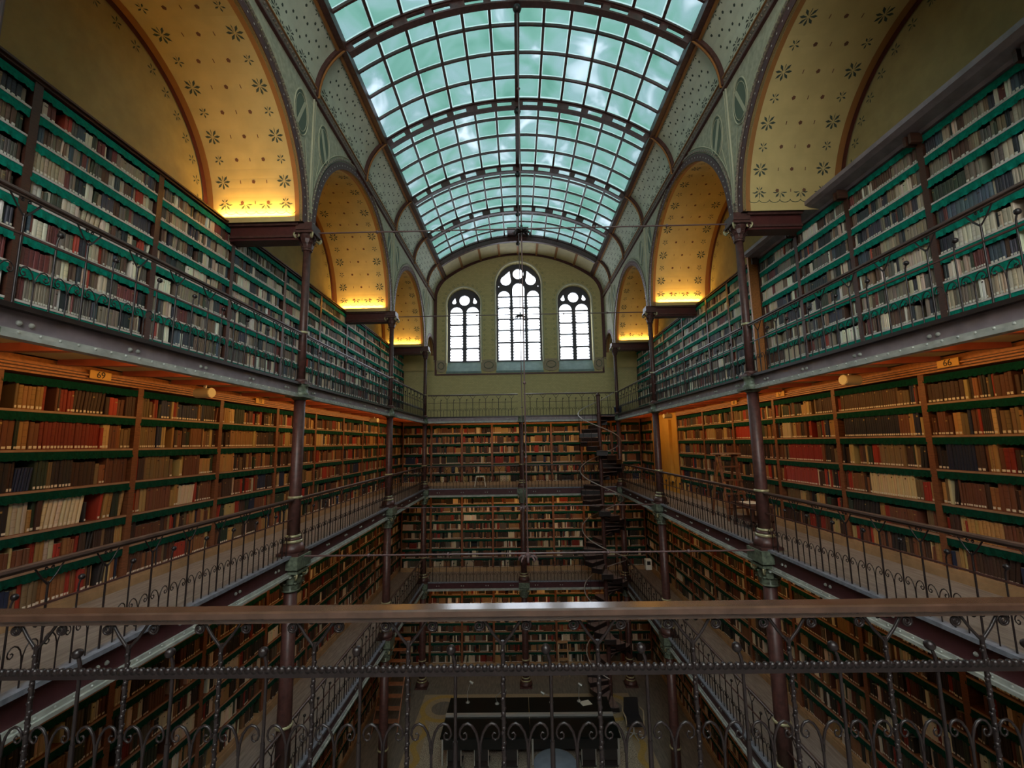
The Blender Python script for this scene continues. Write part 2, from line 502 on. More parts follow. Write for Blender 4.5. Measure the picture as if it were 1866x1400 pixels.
def build_end_wall():
    outer = [(-XW, ZT - .3), (XW, ZT - .3), (XW, 16.2), (XH + .1, 16.2)]
    vp = vault_pts()
    outer += [(x * 1.03, z + .05) for x, z in reversed(vp)] + [(-XH - .1, 16.2), (-XW, 16.2)]
    loops = [outer] + [arch_loop(cx, hw, 12.45, zs) for cx, hw, zs in WIN]
    o = fill_curve('wall_end', loops, 0.5, [M['brick']], loc=(0, YE + .25, 0))
    struct(o, 'olive painted brick end wall with three arched windows')
    b = MB(); b.box(-XW, XW, YE, YE + .4, 0, ZT - .3)
    struct(obj('wall_end_lower', b, M['brown_wall']), 'dark end wall behind the end bookcases')
    # painted borders round the windows
    b = MB()
    for cx, hw, zs in WIN:
        r = hw + .17
        pts = [(cx - r, z) for z in np.arange(13.3, zs, .24)]
        pts += [(cx - r * math.cos(a), zs + r * math.sin(a)) for a in np.arange(0.05, PI, .24 / r)]
        pts += [(cx + r, z) for z in np.arange(13.3, zs, .24)]
        for i, (x, z) in enumerate(pts):
            if abs(x) < 3.8:
                b.flower((x, YE - .002, z), (1, 0, 0), (0, 0, 1), (0, -1, 0), .075 if i % 2 else .05, 5, 0, a0=PI / 2)
        # cream moulded rim standing proud of the wall
        rim = [(cx - hw - .03, 12.95)] + [(cx - (hw + .03) * math.cos(PI * i / 20), zs + (hw + .03) * math.sin(PI * i / 20)) for i in range(21)] + [(cx + hw + .03, 12.95)]
        b.tube([(x, YE - .015, z) for x, z in rim], .045, 6, 1)
    struct(obj('trim_1', b, [M['vine'], M['reveal']]), 'painted leaf border and cream rims round the end windows')
    # sills, corbels and the maroon line under them
    for k, (cx, hw, zs) in enumerate(WIN):
        b = MB()
        b.prism([(YE - .02, 12.45), (YE + .45, 12.45), (YE + .45, 13.10), (YE + .36, 13.10), (YE - .02, 12.55)], cx - hw - .02, cx + hw + .02, 0, 'x')
        struct(obj('windowsill_%d' % (k + 1), b, M['sill']), 'sloping teal grey window sill')
    b = MB()
    xs = [-3.88, -3.42, -1.80, -1.08, 1.08, 1.82, 3.44, 3.88]
    for i in (0, 2, 4, 6):
        x0, x1 = xs[i], xs[i + 1]
        cx, w = (x0 + x1) / 2, (x1 - x0) / 2
        b.prism([(x0, 13.08), (x1, 13.08), (x1, 12.75)] + [(cx + w * math.cos(a), 12.72 - .22 * math.sin(a)) for a in np.linspace(0.2, PI - .2, 8)] + [(x0, 12.75)], YE - .04, YE, 0)
        b.tube([(cx + w * .6 * math.cos(a), YE - .05, 12.82 + .16 * math.sin(a)) for a in np.linspace(0, 2 * PI, 13)[:-1]], .015, 5, 2, closed=True)
    b.box(-3.95, 3.9, YE - .035, YE, 12.37, 12.43, 1)
    b.box(-3.95, -3.86, YE - .035, YE, 12.43, 13.1, 1)
    b.box(3.82, 3.9, YE - .035, YE, 12.43, 13.1, 1)
    struct(obj('trim_2', b, [M['tan'], M['maroon'], M['vine']]), 'carved corbels and maroon line below the end windows')
    # string course above the side cases
    b = MB()
    for s in (-1, 1):
        b.box(s * 3.95, s * XW, YE - .06, YE, 13.0, 13.1)
    struct(obj('trim_3', b, M['tan']), 'tan string course at the sides of the end wall')
    # maroon arch band where the vault meets the end wall
    b = MB()
    vp = vault_pts(10, 30)
    path = [(-XH, 13.1)] + vp + [(XH, 13.1)]
    n = len(path)
    for i in range(n - 1):
        (x0, z0), (x1, z1) = path[i], path[i + 1]
        def ins(x, z, k):
            f = 1 - k / 4.0
            return (x * f, z - (k * .55 if z > 16.3 else 0))
        a, c = ins(x0, z0, .13), ins(x1, z1, .13)
        y0, y1 = YE - .07, YE + .01
        b.quad((x0, y0, z0), (x1, y0, z1), (c[0], y0, c[1]), (a[0], y0, a[1]))
        b.quad((a[0], y0, a[1]), (c[0], y0, c[1]), (c[0], y1, c[1]), (a[0], y1, a[1]))
    struct(obj('trim_4', b, M['maroon']), 'maroon band following the vault on the end wall')

def tear(cx, cz, r, tx, tz, n=12):
    d = math.atan2(tz - cz, tx - cx)
    pts = [(tx, tz)]
    for i in range(n + 1):
        a = d + .75 + (2 * PI - 1.5) * i / n
        pts.append((cx + r * math.cos(a), cz + r * math.sin(a)))
    return pts
def circ(cx, cz, r, n=16):
    return [(cx + r * math.cos(2 * PI * i / n), cz + r * math.sin(2 * PI * i / n)) for i in range(n)]

def build_windows():
    yg = YE + .36
    for k, (cx, hw, zs) in enumerate(WIN):
        loops = [arch_loop(cx, hw + .03, 13.0, zs)]
        bars = []
        if k == 1:
            for dx, top in ((-.70, 16.50), (0, 16.88), (.70, 16.50)):
                loops.append(arch_loop(cx + dx, .285, 13.10, top - .285, 8))
                for z in (13.95, 14.55, 15.10, 15.66, 16.2):
                    bars.append((cx + dx - .29, cx + dx + .29, z))
            loops += [circ(cx, 17.34, .26), tear(cx - .60, 17.02, .25, cx - .42, 17.5), tear(cx + .60, 17.02, .25, cx + .42, 17.5), circ(cx - .95, 16.72, .03, 6), circ(cx + .95, 16.72, .03, 6)]
        else:
            for dx in (-.385, .385):
                loops.append(arch_loop(cx + dx, .30, 13.10, zs - .36, 8))
                for z in (13.7, 14.3, 14.85, 15.45):
                    bars.append((cx + dx - .3, cx + dx + .3, z))
            loops += [circ(cx, zs + .26, .25), tear(cx - .50, zs + .18, .10, cx - .46, zs + .40, 6), tear(cx + .50, zs + .18, .10, cx + .46, zs + .40, 6)]
        w = thing('window_%d' % (k + 1), None, None, (0, 0, 0))
        w['kind'] = 'structure'
        w['label'] = ['arched two-light window at the left of the end wall', 'tall arched three-light window in the middle of the end wall', 'arched two-light window at the right of the end wall'][k]
        t = fill_curve('window_tracery', loops, .10, [M['tracery']], loc=(0, yg, 0))
        t.parent = w
        b = MB()
        for x0, x1, z in bars:
            b.box(x0, x1, yg - .03, yg + .02, z - .033, z + .033)
        # serrated leading beside the mullions
        for lp in loops[1:(4 if k == 1 else 3)]:
            x0, x1 = lp[0][0], lp[1][0]
            for z in np.arange(13.2, 16.1 if k == 1 else 15.4, .14):
                b.box(x0, x0 + .045, yg - .01, yg + .01, z, z + .045)
                b.box(x1 - .045, x1, yg - .01, yg + .01, z, z + .045)
        for lp in loops[(4 if k == 1 else 3):]:
            if len(lp) > 10:
                mx = sum(p[0] for p in lp) / len(lp); mz = sum(p[1] for p in lp) / len(lp)
                b.tube([(mx + (x - mx) * .85, yg, mz + (z - mz) * .85) for x, z in lp], .008, 4, closed=True)
        obj('saddle_bars', b, M['tracery'], w)
        b = MB()
        b.add([(x, yg + .03, z) for x, z in arch_loop(cx, hw, 13.0, zs)], [tuple(range(17))])
        obj('window_glass', b, M['window_glass'], w)
build_end_wall()
build_windows()

def build_rear_wall():
    wins = [(-2.55, .95, 15.3), (0, 1.15, 15.9), (2.55, .95, 15.3)]  # unseen windows, added to brighten the hall from behind the viewer
    ZB = 12.3
    loops = [[(-XW, 0), (XW, 0), (XW, 18.4), (-XW, 18.4)]] + [arch_loop(cx, hw, ZB, zs) for cx, hw, zs in wins]
    struct(fill_curve('wall_back', loops, .3, [M['olive']], loc=(0, -4.15, 0)), 'olive wall behind the viewer with tall windows')
    for k, (cx, hw, zs) in enumerate(wins):
        w = thing('window_%d' % (k + 4), None, None)
        struct(w, 'tall arched window behind the viewer')
        b = MB()
        b.add([(x, -4.2, z) for x, z in arch_loop(cx, hw, ZB, zs)], [tuple(range(17))])
        obj('window_glass', b, M['rear_glass'], w)
        b = MB()
        b.box(cx - .04, cx + .04, -4.2, -4.1, ZB, zs + hw)
        for z in np.arange(13.0, zs + .1, .7):
            b.box(cx - hw, cx + hw, -4.2, -4.12, z - .02, z + .02)
        obj('window_frame', b, M['tracery'], w)
build_rear_wall()

# ------------------------------------------------------------------ arcades: spandrels, soffits, arches
ZA = 13.30                    # springing of the arches
BAYS = [(-2.30, 2.80), (2.80, 7.70), (7.70, 13.20), (13.20, 18.16), (18.16, 20.0)]
def bay_geo(k):
    y0, y1 = BAYS[k]
    cy, h = (y0 + y1) / 2, (y1 - y0) / 2
    if k == 4:
        return 19.20, .72
    return cy, h - .24
def build_arcade(s):
    nm = SIDE[s]
    root = thing('wall_%s_arcade' % nm, None, None)
    struct(root, 'grey green painted arcade wall above the %s columns' % nm)
    b = MB()
    deco = MB()
    x = s * XH
    for k, (y0, y1) in enumerate(BAYS):
        cy, r = bay_geo(k)
        ro = r + .15
        n = 40
        ys = [cy - ro * math.cos(PI * i / n) for i in range(n + 1)]
        zs = [ZA + ro * math.sin(PI * i / n) for i in range(n + 1)]
        if y0 < ys[0]:
            b.quad((x, y0, ZA - .1), (x, ys[0], ZA - .1), (x, ys[0], ZSPR), (x, y0, ZSPR))
        for i in range(n):
            b.quad((x, ys[i], zs[i]), (x, ys[i + 1], zs[i + 1]), (x, ys[i + 1], ZSPR), (x, ys[i], ZSPR))
        if ys[-1] < y1:
            b.quad((x, ys[-1], ZA - .1), (x, y1, ZA - .1), (x, y1, ZSPR), (x, ys[-1], ZSPR))
        # carved ring round the arch
        if k < 4:
            ring = [(x - s * .01, cy - (ro + .05) * math.cos(PI * i / 48), ZA + (ro + .05) * math.sin(PI * i / 48)) for i in range(49)]
            deco.tube(ring, .028, 5, 0)
            ring2 = [(x - s * .01, cy - (ro + .12) * math.cos(PI * i / 48), ZA + (ro + .12) * math.sin(PI * i / 48)) for i in range(6, 43)]
            deco.tube(ring2, .010, 4, 1)
            for i in range(1, 80):
                a = PI * i / 80
                deco.ball((x - s * .02, cy - (ro + .05) * math.cos(a), ZA + (ro + .05) * math.sin(a)), .022, 2, 5)
    obj('spandrel', b, M['spandrel'], root)
    # pilaster lines over the columns, medallions in the spandrels
    for yc in CY:
        for dy in (-.03, .03):
            deco.box(x, x - s * .03, yc + dy - .012, yc + dy + .012, ZA + .3, ZSPR, 1)
        for sg in (-1, 1):
            cyy, cz = yc + sg * .47, 15.30
            for rr, rad in ((1.0, .014), (.82, .007)):
                deco.tube([(x - s * .008, cyy + .25 * rr * math.cos(a), cz + .43 * rr * math.sin(a)) for a in np.linspace(0, 2 * PI, 25)[:-1]], rad, 4, 1, closed=True)
            deco.add([(x - s * .004, cyy + .245 * math.cos(a), cz + .425 * math.sin(a)) for a in np.linspace(0, 2 * PI, 25)[:-1]], [tuple(range(24))], 3)
            # pale ribbon across the medallion
            deco.obox((x - s * .007, cyy, cz), (.003, 0, 0), (0, .045, .02), (0, -.13 * sg, .30), 1)
            # thin painted scroll below
            pts = [(x - s * .008, yc + sg * (.12 + .18 * t), 14.15 + .75 * t) for t in np.linspace(0, 1, 8)]
            deco.tube(pts, .008, 4, 1)
    obj('painted_ornament', deco, [M['cornice'], M['line'], M['gilt'], M['vine']], root)
    # soffits
    for k, (y0, y1) in enumerate(BAYS):
        cy, r = bay_geo(k)
        b = MB()
        n = 44
        def P(a, X, rr=r):
            return (X, cy - rr * math.cos(a), ZA + rr * math.sin(a))
        for i in range(n):
            a, c = PI * i / n, PI * (i + 1) / n
            b.quad(P(a, x), P(c, x), P(c, s * XW), P(a, s * XW), 0)
            # maroon face band with white studs, orange inner edge
            b.quad(P(a, x - s * .012), P(c, x - s * .012), P(c, x - s * .012, r + .15), P(a, x - s * .012, r + .15), 1)
            b.quad(P(a, x - s * .012, r), P(c, x - s * .012, r), P(c, x + s * .05, r), P(a, x + s * .05, r), 1)
            b.quad(P(a, x + s * .05, r - .006), P(c, x + s * .05, r - .006), P(c, x + s * .13, r - .006), P(a, x + s * .13, r - .006), 2)
            # outer wall arch band
            for xa, xb, rr, mi in ((s * (XW - .02), s * (XW - .02), None, 1), (s * (XW - .12), s * (XW - .005), r - .012, 2)):
                if rr is None:
                    b.quad(P(a, xa, r - .02), P(c, xa, r - .02), P(c, xa, r - .12), P(a, xa, r - .12), 1)
                else:
                    b.quad(P(a, xa, rr), P(c, xa, rr), P(c, xb, rr), P(a, xb, rr), 2)
        if k == 4:
            b.quad((x, cy + r, ZA), (x, cy + r, 12.6), (s * XW, cy + r, 12.6), (s * XW, cy + r, ZA), 0)
        m = int(PI * (r + .07) / .16)
        for i in range(1, m):
            a = PI * i / m
            c = Vector(P(a, x - s * .016, r + .075))
            b.disc(c, (0, 1, 0), (0, 0, 1), (-s, 0, 0), .016, 3, 6)
        # painted leaves and dots
        if k > 0:
            m = int(PI * r / .36)
            for i in range(1, m):
                a = PI * i / m
                N = Vector((0, math.cos(a), -math.sin(a)))
                T = Vector((0, math.sin(a), math.cos(a)))
                X = Vector((-s, 0, 0))
                big = .135 if i % 2 else .085
                b.flower(P(a, s * 4.30), X, T, N, big, 7 if i % 2 else 5, 4, a0=PI / 2)
                b.flower(P(a, s * 5.42), X, T, N, big, 7 if i % 2 else 5, 4, a0=PI / 2)
                for j, xd in enumerate((4.62, 4.86, 5.10)):
                    if (i + j) % 2 == 0:
                        b.disc(P(a, s * xd), X, T, N, .035, 5, 5)
                    else:
                        b.obox(Vector(P(a, s * xd)) + N * .004, X * .006, T * .028, N * .001, 5)
            # scalloped border along the foot of the soffit (both feet)
            for foot in (0, 1):
                a = .10 if foot == 0 else PI - .10
                N = Vector((0, math.cos(a), -math.sin(a)))
                T = Vector((0, math.sin(a), math.cos(a))) * (1 if foot == 0 else -1)
                for i in range(4):
                    xd = 4.30 + i * .37
                    b.flower(Vector(P(a, s * xd)) + T * .12, (-s, 0, 0), T, N, .13, 7, 4, a0=PI / 2)
                for i in range(8):
                    xd = 4.2 + i * .185
                    pts = [Vector(P(a, s * (xd + .09 * math.cos(t)))) + T * (-.02 - .05 * math.sin(t)) + N * .006 for t in np.linspace(0, PI, 7)]
                    b.tube(pts, .006, 3, 6, smooth=False)
        obj('arch_soffit', b, [M['plaster'], M['maroon'], M['arch_orange'], M['stud'], M['leaf'], M['dot'], M['vine']], root)
    # painted leaves on the outer wall just inside the arch
    b = MB()
    for k in (1, 2, 3):
        cy, r = bay_geo(k)
        m = int(PI * r / .36)
        for i in range(1, m):
            a = PI * i / m
            b.flower((s * XW, cy - (r - .24) * math.cos(a), ZA + (r - .24) * math.sin(a)), (0, 1, 0), (0, 0, 1), (-s, 0, 0), .09, 5, 0, a0=a)
    obj('painted_leaf_border', b, M['leaf'], root)
    # cornice at the foot of the vault
    b = MB()
    b.box(x, x - s * .05, -4, YE, ZSPR - .07, ZSPR + .10, 0)
    b.box(x, x - s * .075, -4, YE, ZSPR + .10, ZSPR + .125, 1)
    b.box(x, x - s * .06, -4, YE, ZSPR - .10, ZSPR - .07, 2)
    for i in range(230):
        b.ball((x - s * .055, 0.2 + i * .086, ZSPR + .015), .026, 0, 5)
    o = obj('trim_%d' % (5 if s < 0 else 6), b, [M['cornice'], M['arch_orange'], M['maroon']])
    struct(o, 'carved cornice along the foot of the %s vault' % nm)
for s in (-1, 1):
    build_arcade(s)

def build_transverse():
    """the dark beams from the column heads to the outer walls, with the uplight strips that lie on them"""
    for s in (-1, 1):
        for k, yc in enumerate(CY):
            t = thing('transverse_beam', ('maroon cross beam from the %s %s column head to the outer wall' % (ORD[k - 1], SIDE[s])) if k else 'maroon cross beam at the %s edge of the view' % SIDE[s], 'beam', (s * XH, yc, 13.0), group='cross beams above the side bookcases')
            b = MB()
            xe = (5.38 if s < 0 or k > 1 else 5.09) - XH
            b.box(s * .12, s * xe, -.13, .13, 0, .26, 0)
            b.box(s * .10, s * xe, -.19, .19, .26, .34, 1)
            b.box(s * .12, s * xe, -.16, .16, .04, .08, 1)
            b.box(s * xe, s * (XW - XH - .005), -.13, .13, .345, .42, 0)
            obj('beam', b, [M['maroon'], M['iron']], t)
            if (s, k) in ((1, 1), (1, 0), (-1, 0)):
                continue
            u = thing('uplight_strip', 'warm uplight strip on the cross beam of the %s %s column' % (ORD[k - 1], SIDE[s]), 'light', (s * 4.85, yc - .17, 13.345), group='uplight strips at the feet of the arches')
            b = MB(); b.box(-.62, .62, -.03, .03, 0, .03)
            obj('housing', b, M['pale_metal'], u)
            area_light('uplight', (s * 4.85, yc - .30, 13.42), (0, .45, 1), 1.3, .05, P_UP if k < 3 else P_UP * .6, UPLIGHT)
build_transverse()

# ------------------------------------------------------------------ ceiling vault and skylight
def build_vault():
    # plaster side strips
    b = MB()
    for s in (-1, 1):
        n = 8
        pts = [side_pt(i / n) for i in range(n + 1)]
        for i in range(n):
            (xa, za), (xb, zb) = pts[i], pts[i + 1]
            b.quad((s * xa, -4, za), (s * xa, YE, za), (s * xb, YE, zb), (s * xb, -4, zb), 0)
        # painted decoration
        def fr(t):
            x, z = side_pt(t)
            x2, z2 = side_pt(min(1, t + .02)); x1, z1 = side_pt(max(0, t - .02))
            T = Vector((s * (x2 - x1), 0, z2 - z1)).normalized()
            N = Vector((-s * (z2 - z1), 0, -(x1 - x2) * -1)).normalized()
            N = Vector((-s * T.z, 0, s * T.x))
            return Vector((s * x, 0, z)), T, N
        Y = Vector((0, 1, 0))
        for t, mi in ((.045, 1), (.965, 2)):
            c, T, N = fr(t)
            for (a, e) in zip([-4] + RIBS[3:], RIBS[3:] + [YE]):
                w = .045
                p0 = c + N * .006
                b.add([p0 + Y * (a + .05) - T * w, p0 + Y * (e - .05) - T * w, p0 + Y * (e - .05) + T * w, p0 + Y * (a + .05) + T * w], [(0, 1, 2, 3)], mi)
        yv = 2.3
        i = 0
        while yv < 19.8:
            if min(abs(yv - r) for r in RIBS) > .14:
                c, T, N = fr(.24 if i % 2 else .17)
                b.flower(c + Y * yv, Y, T, N, .15 if i % 2 else .09, 7 if i % 2 else 5, 3, a0=PI / 2)
                c, T, N = fr(.10)
                pts = [c + Y * (yv + .12 * math.cos(q)) + T * (.07 * math.sin(q)) + N * .008 for q in np.linspace(PI, 2 * PI, 6)]
                b.tube(pts, .014, 3, 1, smooth=False)
                c, T, N = fr(.86)
                b.flower(c + Y * yv, Y, T, N, .085, 5, 1, a0=-PI / 2)
                for j, td in enumerate((.38, .50, .62, .74)):
                    c, T, N = fr(td)
                    b.disc(c + Y * (yv + (.11 if (i + j) % 2 else 0)), Y, T, N, .028, 3, 5)
            yv += .23
            i += 1
    struct(obj('ceiling', b, [M['vault'], M['vine'], M['maroon'], M['leaf']]), 'pale green painted strips of the barrel vault beside the skylight')
    # solid vault beyond the skylight
    b = MB()
    n = 24
    for i in range(n):
        x0, x1 = -SKX + 2 * SKX * i / n, -SKX + 2 * SKX * (i + 1) / n
        b.quad((x0, 18.16, roof_z(x0)), (x1, 18.16, roof_z(x1)), (x1, YE, roof_z(x1)), (x0, YE, roof_z(x0)), 0)
    for x in (-SKX, -2.65, -1.77, -.88, 0, .88, 1.77, 2.65, SKX):
        b.box(x - .045, x + .045, 18.2, YE, roof_z(x) - .07, roof_z(x) + .02, 1)
    struct(obj('ceiling_end_vault', b, [M['vault_end'], M['arch_orange']]), 'cream panelled vault between the skylight and the end wall')
    # ribs carried down the plaster
    for yr in RIBS[2:]:
        for s in (-1, 1):
            b = MB()
            pts = [side_pt(i / 10) for i in range(11)]
            for i in range(10):
                (xa, za), (xb, zb) = pts[i], pts[i + 1]
                b.bar((s * (xa - .03), yr, za - .02), (s * (xb - .03), yr, zb - .02), .10, .10, up=(0, 1, 0), mi=0)
                b.bar((s * (xa - .085), yr, za - .05), (s * (xb - .085), yr, zb - .05), .045, .02, up=(0, 1, 0), mi=1)
            struct(obj('ceiling_rib', b, [M['iron'], M['arch_orange']]), 'brown iron rib on the %s side of the vault' % SIDE[s])

def build_skylight():
    root = thing('skylight', 'long arched skylight of teal glass panes in brown iron bars', 'skylight', (0, 0, 0))
    NX = 12
    xs = [-SKX + 2 * SKX * i / NX for i in range(NX + 1)]
    rows_of = {}
    for k in range(len(RIBS) - 1):
        y0, y1 = RIBS[k], RIBS[k + 1]
        b = MB()
        for i in range(NX):
            sub = 2
            for j in range(sub):
                xa = xs[i] + (xs[i + 1] - xs[i]) * j / sub
                xb = xs[i] + (xs[i + 1] - xs[i]) * (j + 1) / sub
                for q in range(4):
                    ya, yb = y0 + (y1 - y0) * q / 4, y0 + (y1 - y0) * (q + 1) / 4
                    yi, yj = ya + .038, yb - .038
                    cuts = [(xa, xa + .045, 1), (xa + .045, xb, 0)] if j == 0 else [(xa, xb - .045, 0), (xb - .045, xb, 1)]
                    def g(x, y): return (x, y, roof_z(x) + .06)
                    for xp, xq, edge_mi in cuts:
                        for yp, yq, mi in ((ya, yi, 1), (yi, yj, edge_mi), (yj, yb, 1)):
                            b.quad(g(xp, yp), g(xq, yp), g(xq, yq), g(xp, yq), mi)
        obj('glass_bay', b, [M['glass'], M['glass_edge']], root)
        b = MB()
        for i in range(NX + 1):
            x = xs[i]
            nx, nz = x / _R0, math.sqrt(1 - (x / _R0) ** 2)
            w = .028
            b.obox((x, (y0 + y1) / 2, roof_z(x) + .025), (w * nz, 0, -w * nx), (0, (y1 - y0) / 2, 0), (nx * .035, 0, nz * .035), 0)
        for j in range(1, 4):
            y = y0 + (y1 - y0) * j / 4
            for i in range(24):
                xa = -SKX + 2 * SKX * i / 24; xb = -SKX + 2 * SKX * (i + 1) / 24
                b.bar((xa, y, roof_z(xa) + .02), (xb, y, roof_z(xb) + .02), .042, .06, mi=0)
        obj('glazing_bars', b, M['iron'], root)
    # slotted arch ribs hanging below the glass
    for yr in RIBS[2:]:
        b = MB()
        n = 96
        D = .25
        th = [-math.asin(SKX / _R0) + 2 * math.asin(SKX / _R0) * i / n for i in range(n + 1)]
        zc = APZ - _R0
        def Q(a, d, y):
            return (math.sin(a) * (_R0 - d), y, zc + math.cos(a) * (_R0 - d))
        for i in range(n):
            a, c = th[i], th[i + 1]
            for d0, d1, hw in ((0, .035, .055), (D - .02, D + .015, .070), (.035, .055, .018), (D - .05, D - .02, .018)):
                y0, y1 = yr - hw, yr + hw
                v = [Q(a, d0, y0), Q(c, d0, y0), Q(c, d1, y0), Q(a, d1, y0), Q(a, d0, y1), Q(c, d0, y1), Q(c, d1, y1), Q(a, d1, y1)]
                b.add(v, [(0, 1, 2, 3), (7, 6, 5, 4), (3, 2, 6, 7), (0, 4, 5, 1)], 0)
            ph = i % 16
            if ph in (0, 1, 8, 14, 15, 7) or yr > 18:
                y0, y1 = yr - .018, yr + .018
                v = [Q(a, .05, y0), Q(c, .05, y0), Q(c, D - .04, y0), Q(a, D - .04, y0), Q(a, .05, y1), Q(c, .05, y1), Q(c, D - .04, y1), Q(a, D - .04, y1)]
                b.add(v, [(0, 1, 2, 3), (7, 6, 5, 4), (0, 3, 7, 4), (1, 5, 6, 2)], 0)
        obj('arch_rib', b, M['iron'], root)
        b = MB()
        b.ball((0, yr, APZ - .36), .09, 0, 8)
        b.tube([(0, yr, APZ - .45), (0, yr, APZ - .25)], .035, 6)
        obj('rib_boss', b, M['iron_dark'], root)
    b = MB()
    b.box(-.055, .055, RIBS[2], RIBS[-1], APZ - .10, APZ + .04)
    obj('ridge_bar', b, M['iron'], root)
    b = MB()
    for s in (-1, 1):
        b.obox((s * SKX, (RIBS[0] + YE) / 2, SKZ - .02), (.06, 0, 0), (0, (YE - RIBS[0]) / 2, 0), (0, 0, .09), 0)
        b.obox((s * (SKX + .09), (RIBS[0] + YE) / 2, SKZ - .10), (.025, 0, 0), (0, (YE - RIBS[0]) / 2, 0), (0, 0, .05), 1)
    obj('edge_frame', b, [M['iron'], M['arch_orange']], root)
    b = MB()
    b.box(-.45, .45, 17.35, 18.16, APZ - .06, APZ - .01)
    for i in range(24):
        xa = -SKX + 2 * SKX * i / 24; xb = -SKX + 2 * SKX * (i + 1) / 24
        b.quad((xa, 18.15, roof_z(xa) - .03), (xb, 18.15, roof_z(xb) - .03), (xb, 18.15, roof_z(xb) + .09), (xa, 18.15, roof_z(xa) + .09))
    obj('closing_panel', b, M['iron'], root)
build_vault()
build_skylight()
for s in (-1, 1):
    b = MB(); b.box(s * 3.975, s * (XW + .3), -4.3, YE + .5, 16.30, 16.42)  # unseen roof added to stop sky light leaking in round the arches
    struct(obj('ceiling_aisle_' + SIDE[s], b, M['brown_wall']), 'roof over the %s side arches' % SIDE[s])


# ------------------------------------------------------------------ columns
def capital(mb, z0, h, r, R, mi=0, mg=1):
    """bell capital with two rings of leaves, corner volutes and an abacus"""
    mb.lathe([(r * 1.25, z0), (r * 1.35, z0 + .02), (r * 1.1, z0 + .04), (r * 1.15, z0 + h * .4), (R * .72, z0 + h * .8), (R * .8, z0 + h * .88)], n=16, mi=mi)
    for ring, (zz, rr, hh) in enumerate(((z0 + h * .12, r * 1.3, h * .36), (z0 + h * .40, r * 1.5, h * .40))):
        for k in range(8):
            a = 2 * PI * (k + .5 * ring) / 8
            d = Vector((math.cos(a), math.sin(a), 0)); e = Vector((-math.sin(a), math.cos(a), 0))
            w = r * .42
            p = [d * rr + Vector((0, 0, zz)), d * (rr + .02) + Vector((0, 0, zz + hh * .6)), d * (rr + R * .32) + Vector((0, 0, zz + hh)), d * (rr + R * .36) + Vector((0, 0, zz + hh * .82))]
            vs = []
            for i, q in enumerate(p):
                ww = w * (1, 1.15, .6, .2)[i]
                vs += [q - e * ww, q + e * ww]
            mb.add(vs, [(0, 1, 3, 2), (2, 3, 5, 4), (4, 5, 7, 6)], mi)
    for k in range(4):
        a = PI / 4 + k * PI / 2
        c = Vector((math.cos(a) * R * 1.02, math.sin(a) * R * 1.02, z0 + h * .80))
        e = Vector((-math.sin(a), math.cos(a), 0))
        d = Vector((math.cos(a), math.sin(a), 0))
        pts = [c + d * (math.cos(t) * .055 * (1 - t / 12)) + Vector((0, 0, math.sin(t) * .055 * (1 - t / 12))) for t in np.linspace(-1.5, 6, 14)]
        mb.tube(pts, .018, 5, mg)
    mb.box(-R * .95, R * .95, -R * .95, R * .95, z0 + h * .88, z0 + h, mi)
    mb.box(-R * .8, R * .8, -R * .8, R * .8, z0 + h, z0 + h + .05, mi)

def col_base(mb, z0, r, mi=0, mg=1):
    mb.box(-r * 1.9, r * 1.9, -r * 1.9, r * 1.9, z0, z0 + .05, mi)
    mb.lathe([(r * 2.0, z0 + .05), (r * 1.9, z0 + .12), (r * 1.5, z0 + .20)], n=16, mi=mi)
    mb.lathe([(r * 1.5, z0 + .20), (r * 1.62, z0 + .225), (r * 1.5, z0 + .25)], n=16, mi=mg)
    mb.lathe([(r * 1.45, z0 + .25), (r * 1.2, z0 + .29)], n=16, mi=mi)
    mb.lathe([(r * 1.2, z0 + .29), (r * 1.32, z0 + .31), (r * 1.15, z0 + .33)], n=16, mi=mg)

def column_meshes():
    out = []
    # (floor, top of storey, radius, kind)
    storeys = [('ground storey', 0, ZL - .36, .125), ('lower storey', ZL, ZM - .36, .112), ('middle storey', ZM, ZT - .26, .098), ('top storey', ZT, 12.82, .070)]
    for name, z0, z1, r in storeys:
        b = MB()
        b.lathe([(r * 1.05, z0 + (.3 if z0 < ZT else .02)), (r, z0 + 1.0), (r * .93, z1)], n=32, flute=.10)
        b.lathe([(r * 1.18, z0 + .93), (r * 1.22, z0 + .95), (r * 1.18, z0 + .97)], n=16, mi=1)
        out.append(('shaft', b))
        if z0 < ZT:
            b = MB(); col_base(b, z0, r); out.append(('base', b))
            b = MB()
            if z0 == ZM:
                b.lathe([(r * 1.1, z1 - .02), (r * 1.5, z1 + .02), (r * 1.35, z1 + .06), (r * 1.6, z1 + .10), (r * 1.25, z1 + .12), (r * 1.25, z1 + .22), (r * 1.7, z1 + .26)], n=14, mi=2)
                b.box(-.16, .16, -.22, .22, z1 + .02, z1 + .06, 2)
            else:
                capital(b, z1 - .22, .34, r, .20, 2, 1)
                b.box(-.21, .21, -.24, .24, z1 + .16, z1 + .36, 2)
            out.append(('bracket' if z0 == ZM else 'capital', b))
        else:
            b = MB()
            capital(b, z1, .34, r, .19, 0, 1)
            out.append(('capital', b))
            b = MB(); b.box(-.14, .14, -.14, .14, ZT, ZT + .04); b.lathe([(.11, ZT + .04), (.12, ZT + .07), (.08, ZT + .10)], n=14); out.append(('base', b))
    # springer block under the arch
    b = MB()
    b.box(-.15, .15, -.17, .17, ZCAP, ZA + .02, 0)
    out.append(('springer', b))
    return [(n, m.mesh(n, [M['iron'], M['gilt'], M['green_iron']])) for n, m in out]
_cm = column_meshes()
